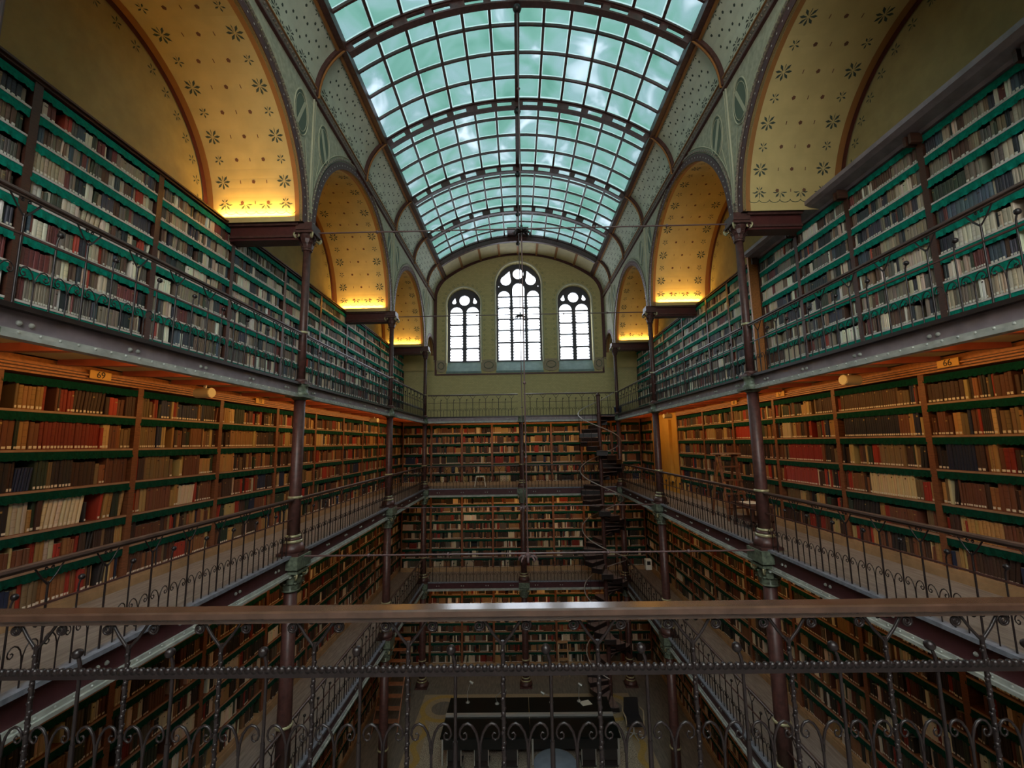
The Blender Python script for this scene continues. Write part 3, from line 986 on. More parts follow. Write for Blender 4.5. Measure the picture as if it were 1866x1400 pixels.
def build_columns():
    for s in (-1, 1):
        for k, yc in enumerate(CY):
            t = thing('iron_column', ('tall fluted brown iron column, %s in view on the %s side' % (ORD[k - 1], SIDE[s])) if k else 'fluted brown iron column at the %s edge of the view' % SIDE[s], 'column', (s * XH, yc, 0), group='columns along the side galleries')
            for n, me in _cm:
                put(n, me, t)
    t = thing('iron_column', 'brown iron column in the middle of the end galleries, under the end window', 'column', (0, 18.16, 0))
    for (n, me), z in zip(_cm, range(99)):
        if z < 9:
            put(n, me, t)
build_columns()

# ------------------------------------------------------------------ galleries
def gallery(level, side):
    """side: -1 / 1 along the hall, 0 across its end, 2 where the viewer stands"""
    z = LEVEL[level]
    if side in (-1, 1):
        x0, x1, y0, y1 = side * XH, side * XW, 1.2, YE
        where = 'along the %s side' % SIDE[side]
        if level == 'M': y0 = 1.2
    elif side == 0:
        x0, x1, y0, y1 = -XH + .04, XH - .04, 18.16, YE
        where = 'across the far end'
    else:
        x0, x1, y0, y1 = -XH + .05, XH - .05, -2.5, 2.50
        where = 'where the viewer stands'
    t = thing('gallery_walkway', '%s walkway %s on riveted iron beams' % (LV[level].replace(' gallery', ' gallery'), where), 'gallery', (0, 0, z), group='gallery walkways')
    b = MB()
    if side in (-1, 1):
        b.box(x0 + side * .03, x1, y0, y1, -.06, -.001)
    elif side == 0:
        b.box(x0, x1, y0 + .03, y1, -.06, 0)
    else:
        b.box(x0, x1, y0, y1 - .02, -.06, 0)
    obj('floor_boards', b, M['floor_board'], t)
    b = MB()
    if side in (-1, 1):
        b.box(x0 + side * .1, side * (XC - .075), y0, 19.54, -.075, -.062)
    elif side == 0:
        b.box(x0, x1, y0 + .1, YC - .075, -.075, -.062)
    else:
        b.box(x0, x1, y0, y1 - .1, -.075, -.062)
    obj('ceiling_boards', b, M['ceiling_under'], t)
    # edge beam with curb, web, flange and rivets, built along +x then turned
    mats = [M['beam'] if level == 'T' else M['beam_red'], M['flange'], M['curb'], M['iron_dark']]
    def edge(L, h):
        b = MB()
        out = -.09                       # -y is towards the atrium
        b.box(0, L, out * .9, .03, -.02, .022, 2 if level != 'T' else 3)
        b.box(0, L, out * .15, .03, -h + .05, -.02, 0)
        b.box(0, L, out * .75, .03, -h, -h + .035, 1)
        b.box(0, L, out * .45, .0, -h + .035, -h + .075, 1)
        i = .12
        while i < L:
            b.ball((i, out * .48, -h + .055), .013, 1, 5)
            i += .155
        nb = max(1, round(L / .917))
        for q in range(nb):
            xc = L * (q + .5) / nb
            for d in (-.045, .045):
                b.ball((xc + d, out * .18, -h * .45), .022, 1, 6)
        return b
    h = {'T': .24, 'M': .32, 'L': .32}[level]
    if side in (-1, 1):
        for k in range(3):
            L = CY[k + 1] - CY[k]
            obj('edge_beam', edge(L, h), mats, t, (side * XH, CY[k] if side < 0 else CY[k + 1], 0), (0, 0, -side * PI / 2))
        jb = []
        ends = [CY[0]] + CY[1:] + [19.45]
        for k in range(4):
            n = 6 if k < 3 else 2
            for i in range(n):
                jb.append(ends[k] + (ends[k + 1] - ends[k]) * (i + .5) / n)
        b = MB()
        jd = .13 if level == 'T' else .22
        b.prism([(side * .05, -jd - .04), (side * 1.0, -jd - .02), (side * 1.32, -jd), (side * 1.32, -.075), (side * .05, -.075)], -.045, .045, 0, 'y')
        jm = b.mesh('joist', [M['wood_red']])
        for y in jb:
            put('joist', jm, t, (side * XH, y, 0))
    elif side == 0:
        obj('edge_beam', edge(3.9, h), mats, t, (-3.9, 18.16, 0))
        obj('edge_beam', edge(3.9, h), mats, t, (0, 18.16, 0))
        b = MB(); b.box(-.045, .045, .05, 1.38, -.20, -.075)
        jm = b.mesh('joist', [M['wood_red']])
        for i in range(8):
            put('joist', jm, t, (-3.5 + i, 18.16, 0))
    else:
        obj('edge_beam', edge(7.8, h), mats, t, (3.9, 2.56, 0), (0, 0, PI))
    return t
for lv in 'TML':
    for sd in (-1, 1, 0):
        gallery(lv, sd)
gallery('M', 2)

def strip(level, s, y0, y1, power, n):
    z = LEVEL[level] - (.17 if level == 'T' else .20)
    for k in range(n):
        a, c = y0 + (y1 - y0) * k / n, y0 + (y1 - y0) * (k + 1) / n
        L = c - a - .3
        t = thing('strip_light', 'warm strip light under the %s %s, %s of its row' % (SIDE[s], LV[level], ORD[k]), 'light', (s * (XH + .13), (a + c) / 2, z), group='strip lights behind the gallery beams')
        b = MB(); b.box(-.025, .025, -L / 2, L / 2, -.01, .03)
        obj('housing', b, M['pale_metal'], t)
        area_light('strip_glow', (s * (XH + .17), (a + c) / 2, z - .02), (s * 1, 0, -.42), L, .05, power * ((.85 if level == 'T' else .25) if k == 0 else 1))
for s in (-1, 1):
    strip('T', s, 2.62, 18.16, P_STRIP_M, 3)
    strip('M', s, 2.62, 18.16, P_STRIP_L, 3)
    strip('L', s, 2.62, 18.16, P_STRIP_G, 3)
for lv, p in (('T', P_STRIP_M * 1.1), ('M', P_STRIP_L * 1.6), ('L', P_STRIP_G * 1.8)):
    z = LEVEL[lv] - .25
    t = thing('strip_light', 'warm strip light across the far end under the %s' % LV[lv], 'light', (0, 18.30, z), group='strip lights behind the gallery beams')
    b = MB(); b.box(-3.6, 3.6, -.025, .025, -.01, .03)
    obj('housing', b, M['pale_metal'], t)
    area_light('strip_glow', (0, 18.36, z - .02), (0, 1, -.45), 7.2, .05, p)

# ------------------------------------------------------------------ railings (local x along, -y to the atrium, z up from the floor)
def spiral(cx, cz, r, a0, turns, y=0.0, n=14, shrink=.75):
    return [(cx + r * (1 - shrink * i / n) * math.cos(a0 + turns * 2 * PI * i / n), y, cz + r * (1 - shrink * i / n) * math.sin(a0 + turns * 2 * PI * i / n)) for i in range(n + 1)]

def rail_meshes(fine):
    ns = 6 if fine else 4
    out = {}
    b = MB()          # forked post
    b.tube([(0, 0, 0), (0, 0, .76)], .0115, ns)
    if fine:
        for i in range(28):
            b.ball((.003 * math.cos(i * 1.9), .003 * math.sin(i * 1.9), .06 + i * .024), .0135, 0, 6)
    for g in (-1, 1):
        b.tube([(0, 0, .735), (g * .055, 0, .80), (g * .118, 0, .895)], .0085, ns)
        b.tube(spiral(g * .022, .868, .016, PI / 2, g * -1.2, n=9), .0055, 4)
    out['forked_post'] = b
    b = MB()          # short post with a ball
    b.tube([(0, 0, 0), (0, 0, .58), (.004, 0, .66), (.018, 0, .70)], .0095, ns)
    b.ball((.024, 0, .715), .027, 0, 8 if fine else 6)
    if fine:
        b.tube([(0, 0, .02), (0, 0, .26)], .013, ns)
    out['ball_post'] = b
    b = MB()          # picket that splits into two scrolls
    b.tube([(0, 0, 0), (0, 0, .235)], .0075, ns)
    for g in (-1, 1):
        pts = [(.002, .20), (.006, .255), (.020, .302), (.042, .334), (.067, .347), (.090, .340), (.107, .320), (.112, .295), (.104, .275), (.088, .266), (.074, .274), (.070, .290), (.080, .302), (.090, .297)]
        b.tube([(g * x * (.129 / .135), 0, z) for x, z in pts], [.0075] * 5 + [.007, .0065, .006, .0055, .005, .005, .0045, .0045, .004] if fine else .006, ns)
    out['scroll_picket'] = b
    b = MB()          # scroll hung under the handrail
    b.tube(spiral(0, .838, .030, PI / 2, 1.9, n=20), .0065, ns)
    out['hanging_scroll'] = b
    return {k: v.mesh(k, [M['iron_dark']]) for k, v in out.items()}
RM = {True: rail_meshes(True), False: rail_meshes(False)}

def handrail_mesh(L, front=False, x0=0.0):
    b = MB()
    if front:
        b.prism([(-.05, .895), (.048, .895), (.055, .905), (.055, .932), (.045, .940), (-.045, .940), (-.055, .932), (-.055, .905)], x0, x0 + L, 0, 'x')
        b.prism([(-.03, .872), (.03, .872), (.036, .895), (-.036, .895)], x0, x0 + L, 0, 'x')
    else:
        b.prism([(-.020, .902), (.020, .902), (.027, .912), (.024, .932), (.010, .940), (-.010, .940), (-.024, .932), (-.027, .912)], x0, x0 + L, 0, 'x')
        b.box(x0, x0 + L, -.012, .012, .885, .900)
    return b

def midrail_mesh(L, fine, z0=.568, z1=.612, x0=0.0, step=.037):
    b = MB()
    b.box(x0, x0 + L, -.010, .010, z0, z1 - .012)
    if fine:
        i = x0 + step / 2
        while i < x0 + L:
            b.lathe([(.017, -.011), (.0185, 0), (.017, .011)], (0, 0, 0), 10)
            k = len(b.v) - 30
            for q in range(k, len(b.v)):
                x, y, z = b.v[q]
                b.v[q] = (i + x, z, z1 - .016 + y)
            i += step
    return b

def railing(label, loc, rz, L, level, pitch=.52, front=False, detail=2):
    """detail 2: every bar a part of its own; 1: plain bars as parts; 0: the bars as one part"""
    t = thing('railing', label, 'railing', loc, rz, group='gallery railings')
    obj('handrail', handrail_mesh(L, front), M['wood_rail'] if front else M['rail_side'], t)
    fine = detail == 2
    if front or fine:
        obj('scalloped_midrail', midrail_mesh(L, fine, .585, .638, step=.037), M['iron_dark'] if front else M['iron'], t)
    else:
        obj('midrail', midrail_mesh(L, False, .585, .612), M['iron'], t)
    n = max(2, round(L / pitch))
    p = L / n if not front else pitch
    items = []
    off = p / 2 if not front else .145 * pitch
    for i in range(n):
        x = off + i * p
        items.append(('forked_post', x))
        items.append(('ball_post', x + p / 2))
        for d in (.25, .75):
            items.append(('scroll_picket', x + p * d))
            items.append(('hanging_scroll', x + p * d))
    items = [(k, x) for k, x in ((k, x if x < L else x - L) for k, x in items) if .01 < x < L - .01]
    if detail == 0:
        b = MB()
        for k, x in items:
            if k == 'hanging_scroll': continue
            me = RM[False][k]
            o = len(b.v)
            b.v.extend([(v.co.x + x, v.co.y, v.co.z) for v in me.vertices])
            for f in me.polygons:
                b.f.append(tuple(i + o for i in f.vertices)); b.m.append(0); b.sm.append(False)
        o = obj('bars', b, M['iron_dark'], t)
    else:
        for k, x in items:
            if k == 'hanging_scroll' and not front: continue
            put(k, RM[front][k], t, (x, 0, 0))
    return t

# the railing in front of the viewer: forked posts at x = -0.23 + 0.515 k
railing('foreground railing with a broad polished brown handrail, spanning the whole picture', (XH - .02, 2.56, ZM - .012), PI, 7.96, 'M', pitch=.517, front=True, detail=2)
for lv in 'TML':
    z = LEVEL[lv]
    for s in (-1, 1):
        for k in range(3):
            y0, y1 = CY[k] + .12, CY[k + 1] - .12
            det = 1 if (k < 2 and lv in 'TM') or (k == 1 and lv == 'L') or (k == 2 and lv == 'M') else 0
            railing('%s railing on the %s side, %s bay from the viewer' % (LV[lv], SIDE[s], ORD[k]),
                    (s * (XH - .02), y0 if s < 0 else y1, z), -s * PI / 2, y1 - y0, lv, pitch=.52, detail=det)
    railing('%s railing across the far end, left of its middle column' % LV[lv], (-XH + .12, 18.14, z), 0, XH - .24, lv, detail=1 if lv == 'T' else 0)
    railing('%s railing across the far end, right of its middle column' % LV[lv], (.12, 18.14, z), 0, XH - .24 - (.0 if lv != 'T' else .0), lv, detail=0)

# ------------------------------------------------------------------ bookcases and books
PAL_T = [((0.36, 0.33, 0.26), 6), ((0.56, 0.52, 0.44), 7), ((0.78, 0.76, 0.68), 7), ((0.05, 0.055, 0.08), 6), ((0.035, 0.05, 0.06), 5), ((0.06, 0.08, 0.06), 3), ((0.16, 0.05, 0.05), 4), ((0.10, 0.06, 0.045), 5), ((0.20, 0.15, 0.11), 6), ((0.12, 0.12, 0.115), 6), ((0.22, 0.20, 0.17), 6), ((0.08, 0.12, 0.17), 2), ((0.36, 0.06, 0.04), 1)]
PAL_T = [(tuple(min(.85, x * k) for x, k in zip(c, (1.14, 1.0, .88))), w) for c, w in PAL_T]
PAL_M = [((0.14, 0.055, 0.03), 8), ((0.24, 0.10, 0.04), 6), ((0.38, 0.22, 0.08), 6), ((0.50, 0.36, 0.16), 4), ((0.055, 0.03, 0.022), 9), ((0.03, 0.025, 0.025), 6), ((0.30, 0.035, 0.02), 5), ((0.03, 0.045, 0.03), 3), ((0.02, 0.03, 0.07), 2), ((0.58, 0.50, 0.36), 2), ((0.18, 0.12, 0.06), 5)]
PAL_L = [((0.12, 0.05, 0.03), 8), ((0.20, 0.10, 0.05), 5), ((0.30, 0.18, 0.08), 4), ((0.045, 0.03, 0.022), 10), ((0.025, 0.025, 0.022), 7), ((0.22, 0.03, 0.02), 3), ((0.04, 0.05, 0.03), 4), ((0.60, 0.52, 0.38), 6), ((0.70, 0.66, 0.55), 3), ((0.10, 0.09, 0.07), 4)]
NAMES = [((0.30, 0.27, 0.21), 'taupe'), ((0.42, 0.40, 0.34), 'pale grey'), ((0.52, 0.52, 0.48), 'off-white'), ((0.05, 0.055, 0.08), 'navy'), ((0.035, 0.05, 0.06), 'blue-black'), ((0.06, 0.08, 0.06), 'dark green'), ((0.16, 0.05, 0.05), 'maroon'), ((0.10, 0.06, 0.045), 'dark brown'), ((0.20, 0.15, 0.11), 'mid brown'), ((0.12, 0.12, 0.115), 'charcoal'), ((0.22, 0.20, 0.17), 'grey-brown'), ((0.08, 0.12, 0.17), 'slate blue'), ((0.36, 0.06, 0.04), 'red'),
         ((0.14, 0.055, 0.03), 'chestnut'), ((0.24, 0.10, 0.04), 'tan brown'), ((0.38, 0.22, 0.08), 'tan'), ((0.50, 0.36, 0.16), 'ochre'), ((0.055, 0.03, 0.022), 'black-brown'), ((0.03, 0.025, 0.025), 'black'), ((0.30, 0.035, 0.02), 'dark red'), ((0.58, 0.50, 0.36), 'cream')]
def cname(c):
    return min(NAMES, key=lambda q: sum((a - b) ** 2 for a, b in zip(q[0], c)))[1]

def project(p):
    d = Vector(p) - CAM
    z = d.dot(_F)
    if z <= 0.1: return None
    return (933 + FPX * d.dot(RT) / z, 700 - FPX * d.dot(UP) / z, z)

ROWS = {
    'T': [10.42, 10.82, 11.20, 11.56, 11.92, 12.28, 12.63, 12.96, 13.28],
    'M': [7.55, 7.95, 8.36, 8.80, 9.24, 9.67, 10.06],
    'L': [3.97, 4.38, 4.77, 5.16, 5.54, 5.92, 6.28, 6.62, 6.96],
    'G': [0.16, 0.58, 0.98, 1.37, 1.75, 2.13, 2.50, 2.86, 3.20, 3.42]}
DEP = .33
ALLBOOKS = []      # (frame id, u0, w, z0, h, inset, depth, lean, rgb, label?, shelf key)
FRAMES = {}        # frame id: origin, u, n

SERIES = {}        # (case key, row index): colour of one long set
def fill_shelf(fid, key, u0, u1, z0, z1, pal, r, gap=0.04):
    u = u0 + .012
    H = z1 - z0 - .035
    order = 0
    while u < u1 - .03:
        q = r.random()
        if q < gap:
            u += r.uniform(.04, .16)
            continue
        setn = r.choice([1, 1, 1, 1, 2, 2, 3, 4, 6, 9])
        rgb = r.choices([c for c, w in pal], [w for c, w in pal])[0]
        f = r.uniform(.75, 1.3)
        rgb = tuple(min(.85, c * f) for c in rgb)
        w = r.uniform(.020, .052)
        h = H * r.uniform(.58, .93)
        ins = r.uniform(.01, .035)
        lab = r.random() < .7
        if setn == 1 or r.random() < .5:
            setn = min(setn, 2)
        lean = 0
        if r.random() < .05:
            lean = r.uniform(.05, .16)
        if key in SERIES and order == SERIES[key][0]:
            rgb, setn, w, h, lab, lean = SERIES[key][1], SERIES[key][2], .038, H * .88, True, 0
        for k in range(setn):
            ww = w * r.uniform(.85, 1.2)
            hh = h * r.uniform(.97, 1.03)
            ln = lean * hh
            if u + ww + ln > u1 - .006:
                u = u1
                break
            ALLBOOKS.append((fid, u, ww * .95, z0, hh, ins + r.uniform(-.004, .004), DEP - .06, ln, tuple(c * r.uniform(.92, 1.08) for c in rgb), lab, key, order))
            u += ww + (ln * .25 if k < setn - 1 else ln * 1.0)
            order += 1

_case_mesh = {}
def case_parts(level, W, style=''):
    """meshes of one bookcase W wide: local x along the front from 0 to W, y = 0 the front, +y the back, z world"""
    key = (level, round(W, 3), style)
    if key in _case_mesh:
        return _case_mesh[key]
    rows = ROWS[level]
    z0 = LEVEL[level]
    zt = rows[-1]
    out = []
    for x in (0, W):
        b = MB()
        xa, xb = (0, .03) if x == 0 else (W - .03, W)
        b.box(xa, xb, 0, DEP, z0, zt)
        if x == 0:
            b.box(xa, xb + .014, -.014, 0, z0 + .1, zt - .0)
        else:
            b.box(xa - .014, xb, -.014, 0, z0 + .1, zt - .0)
        out.append(('side_panel', b, M['wood'] if level != 'T' else M['wood_dark'], 0))
    b = MB(); b.box(0, W, DEP - .012, DEP, z0, zt); out.append(('back_panel', b, M['black'] if level in 'LG' else M['wood_dark'], 0))
    b = MB(); b.box(0, W, -.05, DEP, z0, rows[0] - .045); b.box(0, W, -.035, DEP, rows[0] - .045, rows[0]); out.append(('plinth', b, M['plinth'], 0))
    for i, z in enumerate(rows[1:-1]):
        b = MB()
        b.box(.03, W - .03, -.004, DEP - .02, z - .028, z, 0)
        b.box(.0, W, -.012, -.004, z - .026, z - .002, 1)
        out.append(('shelf', b, [M['wood'], M['shelf_pale'] if level == 'T' else M['shelf_edge']], 0))
    vr = random.Random(int(W * 1000) + ord(level))
    for i, z in enumerate(rows[1:]):
        b = MB()
        n = int(W / .028)
        zt2 = z - .028
        dep = (.095 if level == 'T' else .085)
        vs = []
        for k in range(n + 1):
            x = .03 + (W - .06) * k / n
            wob = .010 * math.sin(k * 1.3 + i)
            dip = dep + .010 * (k % 2) + .006 * vr.uniform(-1, 1)
            vs += [(x, -.006, zt2), (x, -.010 + wob * .5, zt2 - dip * .6), (x, -.010 + wob, zt2 - dip)]
        for k in range(n):
            a = 3 * k
            b.add([vs[a], vs[a + 3], vs[a + 4], vs[a + 1]], [(0, 1, 2, 3)], 0)
            b.add([vs[a + 1], vs[a + 4], vs[a + 5], vs[a + 2]], [(0, 1, 2, 3)], 0)
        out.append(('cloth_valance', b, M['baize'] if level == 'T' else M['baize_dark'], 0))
    b = MB()
    if style == 'cornice':
        b.prism([(-.30, zt + .10), (-.30, zt + .17), (DEP, zt + .17), (DEP, zt), (-.02, zt), (-.06, zt + .03), (-.22, zt + .06)], 0, W, 0, 'x')
        b.box(.02, .06, -.16, 0, zt - .12, zt + .02, 1)
        b.box(W - .06, W - .02, -.16, 0, zt - .12, zt + .02, 1)
        out.append(('cornice', b, [M['beam'], M['wood_dark']], 0))
    elif level == 'T':
        b.box(0, W, -.03, DEP, zt, zt + .03, 0); b.box(0, W, -.06, DEP, zt + .03, zt + .055, 0)
        out.append(('cornice', b, [M['wood_dark']], 0))
    else:
        zc = {'M': ZT - .08, 'L': ZM - .08, 'G': ZL - .08}[level]
        b.box(0, W, -.02, DEP, zt, zc, 0)
        for q, (d, h) in enumerate(((.035, .0), (.05, .032), (.065, .064))):
            b.box(0, W, -d, -.02, zt + h, zt + h + .020, 0)
            b.box(0, W, -d + .012, -.02, zt + h + .020, zt + h + .032, 1)  # dark strips put the shade between the mouldings into the colour
        out.append(('cornice', b, [M['wood_orange'], M['wood_dark']], 0))
    res = [(n, m.mesh(n, mats if isinstance(mats, list) else [mats])) for n, m, mats, _ in out]
    _case_mesh[key] = res
    return res

VORD, VCOUNT = {}, {}
def hidden_by_gallery(level, zr):
    k = XC / XH
    for lv2, hb in (('T', -.24), ('M', -.32), ('L', -.32)):
        lo, hi = (LEVEL[lv2] + hb - CAM.z) * k, (LEVEL[lv2] + .03 - CAM.z) * k
        if lo < zr < hi: return True
    if level == 'T' and zr < (ZT + .03 - CAM.z) * k: return True
    if level == 'M' and not ((ZM + .03 - CAM.z) * k < zr < (ZT - .24 - CAM.z) * k): return True
    if level == 'L' and not ((ZL + .03 - CAM.z) * k < zr < (ZM - .32 - CAM.z) * k): return True
    if level == 'G' and zr > (ZL - .32 - CAM.z) * k: return True
    return False
def seen_ordinal(level, side, a, c):
    '''the place of a side bookcase in its row counted from the first one the viewer sees'''
    hits = 0
    for i in range(12):
        for j in range(16):
            y = a + (c - a) * (i + .5) / 12
            z = ROWS[level][0] + (ROWS[level][-1] - ROWS[level][0]) * (j + .5) / 16
            q = project((side * XC, y, z))
            if q and 0 < q[0] < 1866 and 0 < q[1] < 1400 and not hidden_by_gallery(level, z - CAM.z):
                hits += 1
    if hits < 12:
        return None
    n = VCOUNT.get((level, side), 0)
    VCOUNT[(level, side)] = n + 1
    return n

def bookcase(level, side, a, c, idx, pal, style='', note=''):
    """side -1/1: between y = a and c on a side wall; 0: between x = a and c at the far end"""
    W = c - a
    vo = idx if side == 0 else seen_ordinal(level, side, a, c)
    VORD[(level, side, idx)] = vo
    if side == 0:
        loc, rz = (a, YC, 0), 0.0
        org, u, n = Vector((a, YC, 0)), Vector((1, 0, 0)), Vector((0, -1, 0))
        lab = '%s bookcase at the far end, %s from the left' % (LV[level], ['first', 'second', 'third', 'fourth', 'fifth', 'sixth', 'seventh', 'eighth'][idx])
    elif side == -1:
        loc, rz = (-XC, a, 0), PI / 2          # x -> +y, y -> -x
        org, u, n = Vector((-XC, a, 0)), Vector((0, 1, 0)), Vector((1, 0, 0))
        lab = '%s %s bookcase, %s seen from the near end, green cloth valances' % ('left', LV[level], ORD[vo].replace('nearest', 'first')) if vo is not None else 'left %s bookcase beside the viewer, %s beyond the picture edge' % (LV[level], ORD[idx].replace('nearest', 'first'))
    else:
        loc, rz = (XC, c, 0), -PI / 2          # x -> -y, y -> +x
        org, u, n = Vector((XC, c, 0)), Vector((0, -1, 0)), Vector((-1, 0, 0))
        lab = '%s %s bookcase, %s seen from the near end, green cloth valances' % ('right', LV[level], ORD[vo].replace('nearest', 'first')) if vo is not None else 'right %s bookcase beside the viewer, %s beyond the picture edge' % (LV[level], ORD[idx].replace('nearest', 'first'))
    if note and vo is not None:
        lab = lab.replace('green cloth valances', note)
    t = thing('bookcase', lab, 'bookcase', loc, rz, group='bookcases of the %s, %s' % (LV[level], 'far end' if side == 0 else SIDE[side] + ' side'))
    for nme, me in case_parts(level, W, style):
        put(nme, me, t)
    fid = (level, side, idx)
    FRAMES[fid] = (org, u, n)
    rows = ROWS[level]
    r = random.Random(hash((ord(level), side, idx)) & 0xffff)
    for i in range(len(rows) - 1):
        fill_shelf(fid, (level, side, idx, i), .035, W - .035, rows[i], rows[i + 1], pal, r, gap=.03 if level != 'L' else .05)

# a few long uniform sets that stand out
SERIES[('M', 1, 7, 2)] = (2, (0.34, 0.03, 0.02), 30)
SERIES[('M', 1, 4, 4)] = (1, (0.50, 0.035, 0.025), 34)
SERIES[('M', 1, 5, 4)] = (0, (0.42, 0.04, 0.03), 30)
SERIES[('M', 1, 3, 3)] = (4, (0.02, 0.035, 0.10), 30)
SERIES[('M', 1, 3, 4)] = (0, (0.018, 0.02, 0.035), 28)
SERIES[('M', 1, 3, 2)] = (16, (0.62, 0.50, 0.28), 20)
SERIES[('M', 1, 4, 3)] = (8, (0.26, 0.03, 0.025), 26)
SERIES[('M', 1, 3, 5)] = (2, (0.10, 0.055, 0.03), 30)
SERIES[('M', 1, 4, 2)] = (4, (0.34, 0.06, 0.05), 24)
SERIES[('M', -1, 0, 4)] = (3, (0.48, 0.30, 0.11), 26)
SERIES[('M', -1, 1, 4)] = (0, (0.48, 0.30, 0.11), 22)
SERIES[('M', -1, 2, 4)] = (10, (0.18, 0.03, 0.02), 14)
SERIES[('M', -1, 4, 4)] = (6, (0.32, 0.18, 0.07), 18)
SERIES[('T', -1, 3, 0)] = (0, (0.07, 0.08, 0.12), 40)
SERIES[('T', -1, 3, 1)] = (2, (0.09, 0.10, 0.15), 34)
SERIES[('T', -1, 2, 6)] = (6, (0.15, 0.10, 0.07), 30)
SERIES[('T', -1, 1, 4)] = (2, (0.30, 0.09, 0.06), 14)

def thirds(a, c, n=3):
    return [(a + (c - a) * i / n, a + (c - a) * (i + 1) / n) for i in range(n)]
std = [(0.9, 2.62)] + thirds(2.62, 7.70) + thirds(7.70, 13.20) + thirds(13.20, 18.16) + [(18.16, 20.0)]
for lv, pal in (('T', PAL_T), ('M', PAL_M), ('L', PAL_L), ('G', PAL_L)):
    for s in (-1, 1):
        if lv == 'T' and s == 1:
            cuts = [2.85, 4.20, 5.55, 6.90, 8.25, 9.60]
            for i in range(5):
                bookcase(lv, s, cuts[i], cuts[i + 1], i, pal, 'cornice', 'deep grey cornice')
            cuts = [9.72, 11.1, 12.4, 14.3, 16.2, 18.1, 20.0]
            for i in range(6):
                bookcase(lv, s, cuts[i], cuts[i + 1], i + 5, pal)
            continue
        for i, (a, c) in enumerate(std):
            if lv == 'M' and s == 1:
                if a > 15.0 and a < 18: continue
                if abs(a - 13.2) < .01: c = 15.35
                if a > 14.8 and a < 15: continue
            if lv == 'G' and i == 0: continue
            bookcase(lv, s, a, c, i, pal)
for lv, pal in (('M', PAL_M), ('L', PAL_L), ('G', PAL_L)):
    cuts = [-5.28, -4.0, -2.64, -1.30, 0.0, 1.33, 2.66, 4.0, 5.28]
    for i in range(8):
        bookcase(lv, 0, cuts[i], cuts[i + 1], i, pal)
# end panel of the near right group, and the yellow pier in the right middle gallery
t = thing('end_panel', 'orange-brown end panel closing the corniced bookcases of the right top gallery', 'panel', (XC, 9.66, ZT))
b = MB(); b.box(-.20, .33, -.03, .03, 0, 3.05); b.box(-.24, .33, -.045, .045, 3.05, 3.13)
obj('panel', b, M['wood_orange'], t)
b = MB()
b.box(XC - .02, XW, 15.38, 18.16, ZM, ZT - .08)
b.box(XC - .12, XC - .02, 15.9, 16.35, ZM + .35, ZT - .35)
struct(obj('wall_right_pier', b, M['yellow_wall']), 'yellow painted wall pier between the right middle gallery bookcases')

# ---- books as geometry
def book_corners(bk):
    fid, u, w, z0, h, ins, dep, lean, rgb, lab, key, order = bk
    o, U, n = FRAMES[fid]
    return o, U, n

def score(bk):
    fid, u, w, z0, h, ins, dep, lean, rgb, lab, key, order = bk
    o, U, n = FRAMES[fid]
    lv = fid[0]
    p = o + U * (u + w / 2) + Vector((0, 0, z0 + h / 2))
    c = project(p)
    if c is None or not (12 < c[0] < 1854 and 12 < c[1] < 1388): return 0
    if fid[1] != 0:
        k = (XC + .0) / XH
        zr = p.z - CAM.z
        for lv2, hb, ht in (('T', -.24, .03), ('M', -.32, .03), ('L', -.32, .03)):
            lo, hi = (LEVEL[lv2] + hb - CAM.z) * k, (LEVEL[lv2] + ht - CAM.z) * k
            if lo - .12 < zr < hi + .12: return 0
        if lv == 'T' and zr < (ZT + .03 - CAM.z) * k + .12: return 0
        if lv == 'M' and (zr > (ZT - .24 - CAM.z) * k): return 0
        if lv in 'LG': return 0
    a = project(o + U * u + Vector((0, 0, z0 + h / 2)))
    e = project(o + U * (u + w) + Vector((0, 0, z0 + h / 2)))
    q = project(o + U * (u + w / 2) + Vector((0, 0, z0)))
    g = project(o + U * (u + w / 2) + Vector((0, 0, z0 + h)))
    return abs(a[0] - e[0]) * abs(q[1] - g[1])

scored = sorted(range(len(ALLBOOKS)), key=lambda i: -score(ALLBOOKS[i]))
TOP = set(scored[:300])

def spine_profile(w, round_n):
    # across the spine: list of (u, outward) from one cover to the other
    if round_n == 1:
        return [(0, 0), (w * .22, .006), (w * .78, .006), (w, 0)]
    return [(w * (1 - math.cos(PI * i / round_n)) / 2, .009 * math.sin(PI * i / round_n)) for i in range(round_n + 1)]

def book_geo(bk, round_n, local=False):
    fid, u, w, z0, h, ins, dep, lean, rgb, lab, key, order = bk
    o, U, n = FRAMES[fid]
    prof = spine_profile(w, round_n)
    base = Vector((0, 0, 0)) if local else (o + U * u - n * ins + Vector((0, 0, z0)))
    pts = []
    for zz, sh in ((0.001, 0), (h, lean)):
        for a, d in prof:
            pts.append(base + U * (a + sh) + n * d + Vector((0, 0, zz)))
        pts.append(base + U * (w + sh) - n * dep + Vector((0, 0, zz)))
        pts.append(base + U * (0 + sh) - n * dep + Vector((0, 0, zz)))
    m = len(prof) + 2
    fs = []
    for i in range(m - 2):
        fs.append((i, i + 1, m + i + 1, m + i))
    fs.append((m - 2, m - 1, 2 * m - 1, 2 * m - 2))
    fs.append((m - 1, 0, m, 2 * m - 1))
    fs.append(tuple(range(m, 2 * m)))
    return pts, fs, base, U, n

